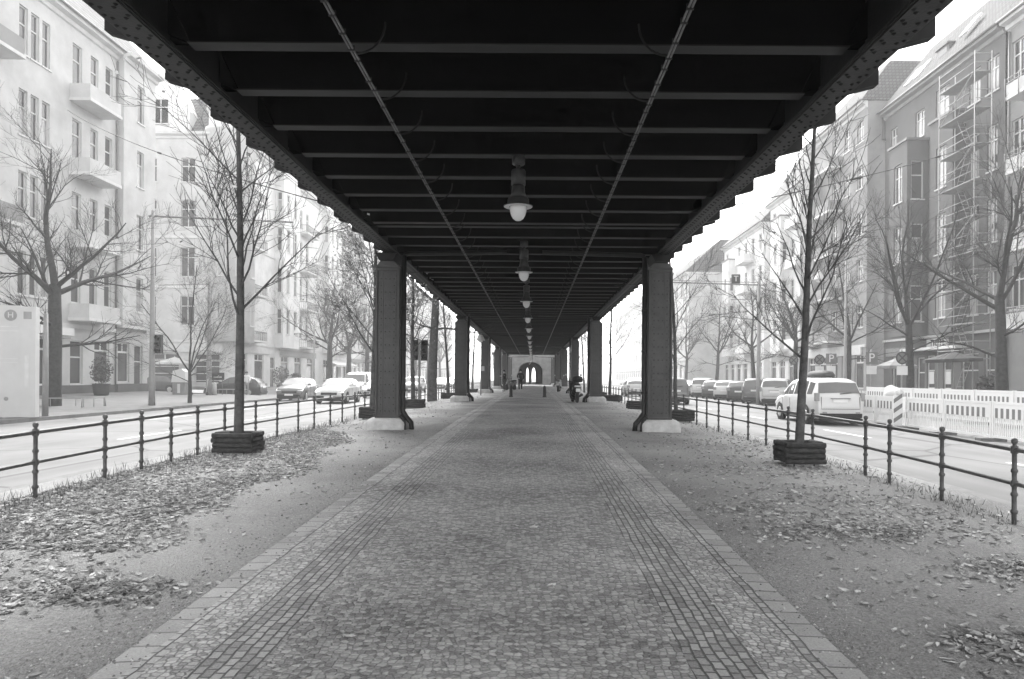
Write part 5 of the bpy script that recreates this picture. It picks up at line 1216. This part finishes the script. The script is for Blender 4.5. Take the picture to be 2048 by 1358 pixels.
person('person in a white top and cap standing by the side street corner', (-20.6, 49.6, ROADZ + .15), R(40),
       dict(el=(-.22,-.05,1.18), wl=(-.16,-.25,1.05), er=(.22,-.05,1.18), wr=(.14,-.27,1.05)), 'white', 'mid', cap=True)
person('person in pale clothes sitting among the terrace plants under the bell lamp', (-22.3, 62.8, pz(-22.3) - .35), R(20),
       dict(kl=(-.12,-.42,.86), kr=(.12,-.42,.86), al=(-.12,-.42,.44), ar=(.12,-.42,.44), tl=(-.13,-.58,.40), tr=(.13,-.58,.40), wl=(-.15,-.3,.98), wr=(.15,-.3,.98)), 'light', 'dark')
# ---------------------------------------------------------------- street furniture
def text_mesh(s, size, name, mat, parent, loc, rot=(HP, 0, 0), ext=0.004):
    cu = bpy.data.curves.new(name, 'FONT'); cu.body = s; cu.size = size; cu.extrude = ext; cu.align_x = 'CENTER'; cu.align_y = 'CENTER'
    tmp = bpy.data.objects.new(name + '_curve', cu); C.objects.link(tmp)
    dg = bpy.context.evaluated_depsgraph_get(); me = bpy.data.meshes.new_from_object(tmp.evaluated_get(dg)); bpy.data.objects.remove(tmp); bpy.data.curves.remove(cu)
    me.materials.clear(); me.materials.append(M[mat]); o = bpy.data.objects.new(name, me); C.objects.link(o); o.parent = parent; o.location = loc; o.rotation_euler = rot
    return o
# bollards on the path
pb = thing('bollard', '', 'bollard', (0, 0, 0), 0, 'pair of bollards across the path')
b = MB(); b.lathe([(0.12, -0.05), (0.12, 0.04), (0.095, 0.06), (0.085, 0.55), (0.07, 0.62), (0.03, 0.66), (0.005, 0.67)], 14); b.build('post', M['dark'], pb)
b = MB(); b.lathe([(0.0905, 0.30), (0.0885, 0.42)], 14, closed=False); b.build('band', M['dark'], pb)
pb.location = (-1.24, 39, g(39) + .05); pb['label'] = 'dark bollard on the path in front of the walking person'
q = copy_tree(pb, loc=(0.66, 39, g(39) + .05)); q['label'] = 'dark bollard on the path between the walking person and the motor scooter'
# construction barrier
def barrier_parts():
    t = thing('barrier_panel', '', 'barrier', (0, 0, 0), 0, 'striped plastic barrier panels round the roadworks')
    Wd = 2.0
    b = MB(); b.box(-Wd/2, -Wd/2 + .05, -.02, .02, .08, 1.06); b.box(Wd/2 - .05, Wd/2, -.02, .02, .08, 1.06); b.box(-Wd/2 + .05, Wd/2 - .05, -.02, .02, .10, .16); b.box(-Wd/2 + .05, Wd/2 - .05, -.018, .018, .98, 1.05)
    b.build('frame', M['white'], t)
    b = MB(); b.box(-Wd/2 + .05, Wd/2 - .05, -.014, .014, .62, .978); b.build('board', M['white'], t)
    b = MB(); n = 8
    for i in range(n): u = -Wd/2 + .12 + i * (Wd - .24) / n; b.box(u, u + (Wd - .24) / n * .5, -.0165, -.0142, .625, .88)
    b.build('stripes', M['stripe'], t)
    b = MB()
    for i in range(22): u = -Wd/2 + .08 + i * .083; b.box(u, u + .03, -.01, .01, .162, .618)
    b.build('lattice', M['white'], t)
    b = MB(); b.box(-Wd/2 - .10, -Wd/2 + .16, -.40, .28, .0, .09); b.build('foot', M['rubber2'], t)
    return t
M['stripe'] = gm('faded_stripe', 0.16, 0.6, 0.2, 3); M['rubber2'] = gm('grey_rubber', 0.14, 0.8, 0.3, 8)
bp = barrier_parts(); nw = ['first', 'second', 'third', 'fourth', 'fifth', 'sixth', 'seventh', 'eighth', 'ninth', 'tenth', 'eleventh', 'twelfth', 'thirteenth']
for i in range(9):
    y = 15.2 + i * 2.06; o = bp if i == 0 else copy_tree(bp)
    o.location = (12.15, y, ROADZ); o.rotation_euler = (0, 0, R(-90) + random.Random(i).uniform(-.03, .03)); o['label'] = f'{nw[i]} striped plastic barrier panel from the picture edge along the road'
for i in range(4):
    o = copy_tree(bp); o.location = (13.2 + i * 2.06, 34.2, ROADZ); o.rotation_euler = (0, 0, 0); o['label'] = f'{nw[i]} striped barrier panel from the lane, closing the roadworks across the parking strip'
for i in range(9):                                                     # the inner row along the pavement
    y = 16.0 + i * 2.06; o = copy_tree(bp); o.location = (16.2, y, ROADZ); o.rotation_euler = (0, 0, R(-90)); o.scale = (1, 1, 1.2); o['label'] = f'{nw[i]} plain barrier panel from the picture edge in the inner row by the pavement'
bc = thing('warning_beacon', 'slanted striped warning beacon standing among the barrier panels', 'beacon', (11.85, 22.4, ROADZ), R(-12))
b = MB(); b.box(-.13, .13, -.02, .02, .12, 1.12); b.build('blade', M['white'], bc)
b = MB()
for i in range(3): z = .2 + i * .32; b.face([(-.13, -.0225, z), (.13, -.0225, z + .2), (.13, -.0225, z + .34), (-.13, -.0225, z + .14)])
b.build('stripes', M['stripe'], bc); b = MB(); b.box(-.22, .22, -.35, .35, 0, .12); b.build('foot', M['rubber2'], bc)
b = MB(); b.lathe([(.06, 1.12), (.085, 1.16), (.085, 1.27), (.04, 1.32)], 12); b.build('lamp', M['lens'], bc)
# mound and mixer inside the works
mx = thing('cement_mixer', 'pale cement mixer with a dark mouth behind the barrier', 'mixer', (14.9, 28.6, ROADZ), R(200))
b = MB(); b.lathe([(.12, 0), (.34, .12), (.40, .35), (.34, .55), (.2, .78), (.2, .82)], 16, closed=True); b.v = [(x, y*.75 - z*.6 + .3, .75 + z*.65 + y*.55) for x, y, z in b.v]; b.build('drum', M['light'], mx)
b = MB(); b.lathe([(.18, .823), (.05, .78)], 14, closed=False); b.v = [(x, y*.75 - z*.6 + .3, .75 + z*.65 + y*.55) for x, y, z in b.v]; b.build('mouth', M['black'], mx)
b = MB()
for s in (-1, 1): b.tube([(s*.4, -.4, 0), (s*.38, 0, .9), (s*.4, .45, 0)], .03, 6); 
b.tube([(-.4, .45, .25), (.4, .45, .25)], .03, 6); b.build('stand', M['mid'], mx)
for s in (-1, 1): b = MB(); b.lathe([(.08, -.04), (.17, -.04), (.17, .04), (.08, .04)], 14); b.v = [(z, x, y) for x, y, z in b.v]; b.build('wheel', M['rubber'], mx, (s*.46, .45, .17))
# signs
def sign_post(label, x, y, z0, h, items, name='road_sign'):
    t = thing(name, label, 'sign', (x, y, z0)); b = MB(); b.tube([(0, 0, -.05), (0, 0, h)], .035, 8); b.build('pole', M['mid'], t)
    for it in items:
        if it[0] == 'P':
            b = MB(); b.box(-.3, .3, -.06, -.04, it[1], it[1] + .6); pl = b.build('parking_plate', M['mid_dark'], t); text_mesh('P', .62, 'letter_p', 'white', pl, (0, -.062, it[1] + .3))
        elif it[0] == 'N':
            b = MB(); b.lathe([(.30, 0), (.30, .012)], 24); b.v = [(x_, -.05 + z_, y_ + it[1]) for x_, y_, z_ in b.v]; pl = b.build('no_stopping_disc', M['mid_dark'], t)
            b = MB(); b.lathe([(.30, -.004), (.235, -.004)], 24, closed=False); b.v = [(x_, -.052 + z_, y_ + it[1]) for x_, y_, z_ in b.v]
            for a in (45, -45):
                c, s = math.cos(R(a)), math.sin(R(a)); w_ = .03; L_ = .25
                b.face([(-L_*c - w_*s, -.056, it[1] - L_*s + w_*c), (-L_*c + w_*s, -.056, it[1] - L_*s - w_*c), (L_*c + w_*s, -.056, it[1] + L_*s - w_*c), (L_*c - w_*s, -.056, it[1] + L_*s + w_*c)])
            b.build('cross_bars', M['dark'], pl)
        else: b = MB(); b.box(-.25, .25, -.06, -.04, it[1], it[1] + it[2]); b.build('extra_plate', M['white'], t)
    return t
M['mid_dark'] = gm('sign_blue', 0.16, 0.5, 0.05, 3)
zp = pz(17)
sign_post('parking sign P with a white plate below, before the scaffolded house', 16.9, 34.5, zp, 3.0, [('P', 2.25), ('W', 1.75, .42)])
sign_post('no-stopping sign with a plate, right beside the trunk of the drooping tree', 17.2, 32.2, zp, 2.9, [('N', 2.5), ('W', 1.7, .42)])
sign_post('parking sign P between two lit globes in front of the pale shop', 17.0, 39.4, zp, 3.0, [('P', 2.35), ('W', 1.6, .65)])
sign_post('no-stopping sign above a pale plate, beside the parking sign of the pale shop', 17.0, 41.0, zp, 3.0, [('N', 2.65), ('W', 1.6, .65)])
sign_post('no-stopping disc alone, seen just past the slim leaning tree', 16.9, 44.8, zp, 3.0, [('N', 2.7)])
# T mast
ms = thing('signal_mast', 'tall thin mast with two arms, one carrying the T sign', 'mast', (14.05, 43, ROADZ))
b = MB(); b.lathe([(.16, 0), (.14, 1.2), (.09, 7.9)], 10); b.build('pole', M['mid'], ms)
b = MB(); b.tube([(.35, 0, 7.45), (-5.6, 0, 7.6)], .045, 6); b.tube([(0, 0, 7.62), (-5.6, 0, 7.72)], .02, 5); b.build('arm', M['mid'], ms)
b = MB(); b.tube([(.2, 0, 6.55), (-1.75, 0, 6.55)], .03, 6); b.tube([(-.05, 0, 5.6), (-.3, 0, 6.1), (-.9, 0, 6.5)], .02, 5); b.build('arm', M['mid'], ms)
b = MB(); b.box(-1.72, -1.22, -.10, .04, 7.55, 8.10); tb = b.build('sign_box', M['dark'], ms); text_mesh('T', .5, 'letter_t', 'white', tb, (-1.47, -.102, 7.82))
# left mast with signal arm
ml = thing('signal_mast', 'traffic light mast with a long arm over the oncoming lanes', 'mast', (-18.0, 32.6, pz(-18)))
b = MB(); b.lathe([(.15, 0), (.13, 1.3), (.07, 9.2)], 10); b.build('pole', M['mid'], ml)
b = MB(); b.tube([(-.2, 0, 8.95), (6.6, 0, 8.7)], .045, 6); b.build('arm', M['mid'], ml)
def signal_head(par, x, y, z, back=True, w_=.3):
    b = MB(); b.box(x - w_/2, x + w_/2, y - .09, y + .09, z, z + .9); hd = b.build('signal_head', M['dark'], par)
    for k in range(3): b = MB(); b.tube([(x, y - .0905, z + .15 + .3*k), (x, y - .25, z + .16 + .3*k)], .10, 12, caps=False); b.tube([(x, y - .092, z + .15 + .3*k), (x, y - .10, z + .15 + .3*k)], .085, 12); b.build('hooded_lens', M['black'], hd)
    return hd
signal_head(ml, .32, 0, 2.45)
b = MB(); b.box(4.9, 5.25, -.12, .08, 7.75, 8.65); b.build('signal_head', M['mid'], ml); b = MB(); b.box(4.86, 5.29, -.16, -.121, 7.7, 8.7); b.build('back_board', M['white'], ml); b = MB(); b.tube([(5.07, 0, 8.65), (5.07, 0, 8.8)], .03, 5); b.build('hanger', M['mid'], ml)
mb_ = thing('lamp_post', 'thin grey pole in front of the dark compact car', 'pole', (-21.6, 46.0, pz(-21.6))); b = MB(); b.lathe([(.20, 0), (.18, 1.2), (.10, 7.6)], 10); b.build('pole', M['mid'], mb_); b = MB(); b.tube([(0, 0, 7.4), (-3.4, 0, 7.3)], .03, 5); b.build('arm', M['mid'], mb_)
b = MB(); b.box(-.35, .35, -.14, -.04, 3.6, 4.5); b.v = [(x * .7, y, z) for x, y, z in b.v]; b.build('sign_back', M['mid'], mb_)
mt = thing('traffic_light', 'pair of dark signal heads on a thin pole at the railing', 'traffic light', (-4.98, 30.2, mz(-4.98, 30.2))); b = MB(); b.tube([(0, 0, -.05), (0, 0, 2.9)], .055, 8); b.build('pole', M['mid'], mt)
signal_head(mt, -.19, .05, 2.02, True, .26); signal_head(mt, .2, .1, 2.0, True, .28)
# bell-shaped street lamps
def bell_lamp(label, x, y, z0, h, dx):
    t = thing('street_lamp', label, 'lamp', (x, y, z0), 0, 'bell shaped street lamps'); b = MB(); b.lathe([(.12, 0), (.09, 1.0), (.06, h)], 10); b.build('pole', M['mid'], t)
    b = MB(); b.tube([(0, 0, h - .25), (dx * .5, 0, h), (dx, 0, h - .2), (dx, 0, h - .5)], .03, 6); b.build('arm', M['mid'], t)
    b = MB(); b.lathe([(.33, h - 1.05), (.30, h - 1.0), (.2, h - .78), (.1, h - .6), (.04, h - .5)], 16, (dx, 0, 0), closed=False); b.build('shade', M['light'], t)
    b = MB(); b.lathe([(.02, h - 1.2), (.14, h - 1.15), (.2, h - 1.02)], 12, (dx, 0, 0)); b.build('globe', M['globe'], t)
bell_lamp('bell street lamp over the plant terrace beside the ornate house', -19.2, 60.5, pz(-19.2), 6.2, -1.5)
bell_lamp('bell street lamp seen between the second and third leaf-side columns', -4.6, 47.0, mz(-4.6, 47), 4.8, 1.0)
bell_lamp('bell street lamp hanging before the grey house bays', 17.2, 38, zp, 8.0, -1.5)
sg = thing('street_sign', 'small plate on a thin post between the second and third leaf-side columns', 'sign', (-3.3, 43.7, g(43.7))); b = MB(); b.tube([(0, 0, -.05), (0, 0, 1.9)], .035, 8); b.build('pole', M['mid'], sg); b = MB(); b.box(-.02, .22, -.06, -.04, 1.55, 1.85); b.build('plate', M['light'], sg)
# bus-stop pylon
py = thing('information_pylon', 'tall white bus stop pylon with a round H emblem cut by the picture edge', 'pylon', (-17.75, 23.2, pz(-17.7)), R(12))
b = MB(); b.box(-.85, .52, -.14, .14, .0, 3.75); b.build('casing', M['pylon'], py)
b = MB(); b.box(.523, .98, -.18, .10, .0, 3.72); b.build('side_casing', M['pylon'], py)
b = MB(); b.lathe([(.19, 0), (.19, .006)], 24); b.v = [(x + .22, -.148 + z, y + 3.42) for x, y, z in b.v]; em = b.build('round_emblem', M['mid'], py); text_mesh('H', .26, 'letter_h', 'light', em, (.22, -.152, 3.42))
b = MB(); b.box(.62, .86, -.187, -.181, 3.3, 3.55); b.build('small_emblem', M['mid'], py)
for z in (3.02, 2.88, 1.95, 1.82):
    b = MB(); b.box(-.8, .45, -.146, -.141, z, z + .035); b.build('rule_line', M['light'], py)
b = MB(); b.box(.66, .78, -.187, -.181, 1.0, 2.1); b.build('notice_column', M['light'], py)
b = MB(); b.lathe([(.07, 0), (.07, .005)], 12); b.v = [(x + .1, -.147 + z, y + .62) for x, y, z in b.v]; b.build('lower_emblem', M['mid'], py)
bn = thing('lamp_post', 'grey pole close beside the bus stop pylon', 'pole', (-17.1, 24.2, pz(-17.1))); b = MB(); b.lathe([(.10, 0), (.09, 1.5), (.07, 3.6)], 10); b.build('pole', M['mid'], bn)
# potted shrub
ps = thing('potted_shrub', 'leafy evergreen shrub in a dark tub before the shop window', 'plant', (-24.9, 39.8, pz(-24.9))); b = MB(); b.lathe([(.36, 0), (.38, .1), (.46, .62), (.48, .68), (.40, .68), (.38, .6)], 16); b.build('tub', M['dark'], ps)
def leafball(name, mat, par, c, r, n, sz, seed, sq=1.0):
    rg = random.Random(seed); b = MB()
    for i in range(n):
        d = Vector((rg.gauss(0, 1), rg.gauss(0, 1), rg.gauss(0, 1))).normalized() * (r * rg.random() ** .45); p = Vector(c) + Vector((d.x, d.y, d.z * sq)); u = Vector((rg.uniform(-1, 1), rg.uniform(-1, 1), rg.uniform(-1, 1))).normalized() * sz * rg.uniform(.6, 1.3); v = u.cross(Vector((rg.uniform(-1, 1), rg.uniform(-1, 1), rg.uniform(-1, 1)))).normalized() * sz * .5
        b.face([p - u, p - v, p + u, p + v])
    return b.build(name, M[mat], par, fix=False)
M['evergreen'] = gm('evergreen_leaf', 0.07, 0.6, 0.4, 5)
leafball('foliage', 'evergreen', ps, (0, 0, 1.45), .62, 900, .07, 3, 1.35); b = MB(); b.tube([(0, 0, .6), (.02, 0, 1.7)], .03, 6); b.build('stem', M['bark'], ps)
for i, (x, y, lb, r) in enumerate([(-22.6, 61.8, 'bushy terrace plants below the bell lamp', .8), (-21.8, 63.4, 'smaller terrace bush beside the seated person', .55), (20.6, 31.0, 'spiky palm-like plant behind the inner barrier', .6), (21.8, 26.2, 'leafy shrub by the picture edge behind the bicycle', .9)]):
    t = thing('potted_shrub', lb, 'plant', (x, y, pz(x))); b = MB(); b.lathe([(.28, 0), (.36, .5), (.3, .5)], 12); b.build('tub', M['dark'], t); leafball('foliage', 'evergreen', t, (0, 0, .6 + r * .8), r, 600, .09, 20 + i, 1.1); b = MB(); b.tube([(0, 0, .4), (0, 0, .6 + r * .8)], .025, 5); b.build('stem', M['bark'], t)
# parasols
def parasol(label, x, y, z0, r, zc, drop, mat, skew=0.0):
    t = thing('parasol', label, 'parasol', (x, y, z0)); b = MB(); b.tube([(0, 0, 0), (0, 0, zc + .1)], .03, 8); b.build('pole', M['mid'], t)
    b = MB(); n = 8
    pts = [(r * math.cos(2*math.pi*k/n), r * math.sin(2*math.pi*k/n), zc - drop + skew * math.cos(2*math.pi*k/n)) for k in range(n)]
    for k in range(n): b.face([pts[k], pts[(k+1) % n], (0, 0, zc)]); p, q = pts[k], pts[(k+1) % n]; b.face([p, q, (q[0], q[1], q[2] - .16), (p[0], p[1], p[2] - .16)])
    b.build('canopy', M[mat], t); b = MB(); b.lathe([(.3, 0), (.3, .1), (.05, .12)], 12); b.build('stand', M['dark'], t)
    b = MB()
    for k in range(n): b.tube([(0, 0, zc - drop * .8), tuple(Vector(pts[k]) * .6 + Vector((0, 0, zc - drop * .6)) * .4)], .012, 4)
    b.build('ribs', M['mid'], t)
parasol('pale square-edged parasol in the side street terrace', -30.6, 58.9, .1, 1.5, 2.95, .5, 'light')
parasol('wide dark parasol standing before the poster shop windows', 20.4, 33.6, pz(20.4), 1.3, 2.75, .36, 'dark', .05)
parasol('dark parasol edge-on farther along before the pale shop', 20.8, 39.5, pz(20.8), 1.1, 2.6, .45, 'mid')
# bicycles and e-scooter
def bicycle(label, x, y, z0, rotz, group=None):
    t = thing('bicycle', label, 'bicycle', (x, y, z0), rotz, group)
    for xx in (-.52, .52):
        b = MB(); n = 24; pts = [(xx + .34*math.cos(2*math.pi*k/n), 0, .35 + .34*math.sin(2*math.pi*k/n)) for k in range(n + 1)]; b.tube(pts, .016, 5, caps=False); w_ = b.build('wheel', M['rubber'], t)
        b = MB()
        for k in range(8): a = math.pi*2*k/8; b.tube([(xx, 0, .35), (xx + .33*math.cos(a), 0, .35 + .33*math.sin(a))], .003, 3)
        b.build('spokes', M['rim'], w_)
    b = MB(); A, B_, Ct, D = (-.52, 0, .35), (-.08, 0, .32), (-.22, 0, .82), (.38, 0, .85)
    for p, q in ((A, B_), (A, Ct), (B_, Ct), (Ct, D), (B_, D), (D, (.52, 0, .35))): b.tube([p, q], .017, 6)
    b.build('frame', M['dark'], t); b = MB(); b.box(-.36, -.12, -.06, .06, .88, .93); b.build('saddle', M['black'], t); b = MB(); b.tube([(.36, -.28, 1.0), (.40, 0, 1.02), (.36, .28, 1.0)], .014, 6); b.tube([(.38, 0, .85), (.40, 0, 1.02)], .014, 6); b.build('handlebar', M['black'], t)
    return t
bicycle('bicycle parked behind the inner barrier under the dark parasol', 18.9, 30.4, pz(18.9), R(75), 'bicycles behind the barrier'); bicycle('bicycle leaning by the picture edge behind the inner barrier', 18.8, 26.2, pz(18.8), R(95), 'bicycles behind the barrier')
es = thing('kick_scooter', 'slim electric kick scooter standing at the pavement edge', 'kick scooter', (-21.9, 45.3, pz(-21.9)), R(15))
b = MB(); b.box(-.42, .36, -.07, .07, .10, .14); b.build('deck', M['black'], es); b = MB(); b.tube([(.40, 0, .12), (.52, 0, 1.08)], .022, 6); b.build('stem', M['light'], es); b = MB(); b.tube([(.5, -.22, 1.08), (.5, .22, 1.08)], .015, 6); b.build('handlebar', M['black'], es)
for xx in (-.48, .47): b = MB(); b.lathe([(.05, -.02), (.10, -.02), (.10, .02), (.05, .02)], 14); b.v = [(x, z, y) for x, y, z in b.v]; b.build('wheel', M['rubber'], es, (xx, 0, .1))
# script board, bollard, cabinet, tree guards
sb = thing('street_board', 'small dark board with white script beside the young tree trunk', 'board', (-21.6, 47.3, pz(-21.6)), R(5))
b = MB(); b.box(-.42, .42, -.03, .03, 1.0, 1.5); b.build('panel', M['black'], sb); rg = random.Random(2); 
b = MB(); u = -.27
while u < .27: h_ = rg.choice([.08, .16, .10, .18]); b.box(u, u + .035, -.034, -.0305, 1.16, 1.16 + h_); b.box(u + .0355, u + .07, -.034, -.0305, 1.16, 1.2); u += .078
b.build('script', M['white'], sb); b = MB(); b.tube([(-.3, 0, 0), (-.3, 0, 1.0)], .03, 6); b.tube([(.3, 0, 0), (.3, 0, 1.0)], .03, 6); b.build('legs_frame', M['dark'], sb)
bo = thing('stone_bollard', 'pale rounded bollard in front of the script board', 'bollard', (-21.5, 46.6, pz(-21.5))); b = MB(); b.lathe([(.15, 0), (.13, .7), (.1, .82), (.03, .86)], 12); b.build('post', M['light'], bo); b = MB(); b.lathe([(.20, 0), (.20, .06), (.16, .08)], 12); b.build('collar', M['mid'], bo)
cb = thing('utility_cabinet', 'grey cabinet wrapped in pale sheeting before the side street', 'cabinet', (-23.0, 45.0, pz(-23))); b = MB(); b.box(-.4, .4, -.22, .22, 0, .8); b.build('box', M['mid'], cb); b = MB(); b.prism([(-.46, .802), (.46, .802), (.42, 1.5), (.2, 1.68), (-.36, 1.55)], 'y', -.26, .26); b.build('sheeting', M['white'], cb); b = MB(); b.box(-.08, .1, -.232, -.2205, .1, .7); b.build('notice', M['white'], cb)
def tree_guard(label, x, y, z0, w_, d):
    t = thing('tree_guard', label, 'guard rail', (x, y, z0), 0, 'low hoop rails round street trees')
    for nm, pts in (('hoop', [(-w_, -d, 0), (-w_, -d, .38), (w_, -d, .38), (w_, -d, 0)]), ('hoop', [(-w_, d, 0), (-w_, d, .38), (w_, d, .38), (w_, d, 0)]), ('hoop', [(w_, -d + .1, 0), (w_, -d + .1, .38), (w_, d - .1, .38), (w_, d - .1, 0)])):
        b = MB(); b.tube(pts, .022, 6); b.tube([tuple(Vector(pts[1]) * .5 + Vector(pts[2]) * .5), tuple(Vector(pts[0]) * .5 + Vector(pts[3]) * .5)], .016, 5); b.build(nm, M['mid'], t)
tree_guard('low hoop rail around the foot of the big old tree', -20.0, 29.4, pz(-20), 1.3, .8); tree_guard('low hoop rail in front of the dark compact car', -20.9, 47.6, pz(-20.9), 1.0, .5)
# overhead span wires with insulators
def wire(label, A, B_, sag, ins=()):
    t = thing('overhead_wire', label, 'wire', A); A, B_ = Vector(A), Vector(B_); n = 24
    pts = [(B_ - A) * (i/n) - Vector((0, 0, sag * 4 * (i/n) * (1 - i/n))) for i in range(n + 1)]
    b = MB(); b.tube(pts, .012, 5); b.build('cable', M['dark'], t)
    for f, ln in ins:
        i = int(f * n); d = (pts[i+1] - pts[i]).normalized(); b = MB(); b.tube([pts[i] - d * ln, pts[i] - d * ln * .6, pts[i] + d * ln * .6, pts[i] + d * ln], [.012, .035, .035, .012], 6); b.build('insulator', M['dark'], t)
wire('thin overhead wire from the corner block to the viaduct on the traffic side', (-26.9, 39.7, 16.7), (-3.66, 12.6, 4.62), .35, ((.45, .12), (.66, .32)))
wire('thin overhead wire from the balcony house to the viaduct on the barrier side', (27.3, 36.6, 15.6), (3.33, 12.9, 4.66), .35, ((.60, .35), (.80, .5)))
wire('lower overhead wire across the scaffolding', (27.3, 37.2, 9.2), (17.5, 42.0, 7.0), .2)
# lit globes in the pale shop
for i, (x, y, z) in enumerate([(26.2, 60.5, 3.2), (26.3, 58.0, 3.3), (26.3, 59.4, 2.3)]):
    pass

# ---------------------------------------------------------------- haze
HZ = MB(); HZ.box(-905, 905, -305, 1505, -1.6, 36.0)
hm = bpy.data.materials.new('haze'); hm.use_nodes = True; t = hm.node_tree; t.nodes.clear()
ou = t.nodes.new('ShaderNodeOutputMaterial'); pv = t.nodes.new('ShaderNodeVolumePrincipled'); pv.inputs['Color'].default_value = (0.96, 0.96, 0.96, 1); pv.inputs['Density'].default_value = 0.0018; pv.inputs['Anisotropy'].default_value = 0.25
t.links.new(pv.outputs[0], ou.inputs['Volume'])
ho = HZ.build('haze', hm); tag(ho, 'thin pale winter haze filling the street', 'haze', kind='stuff')
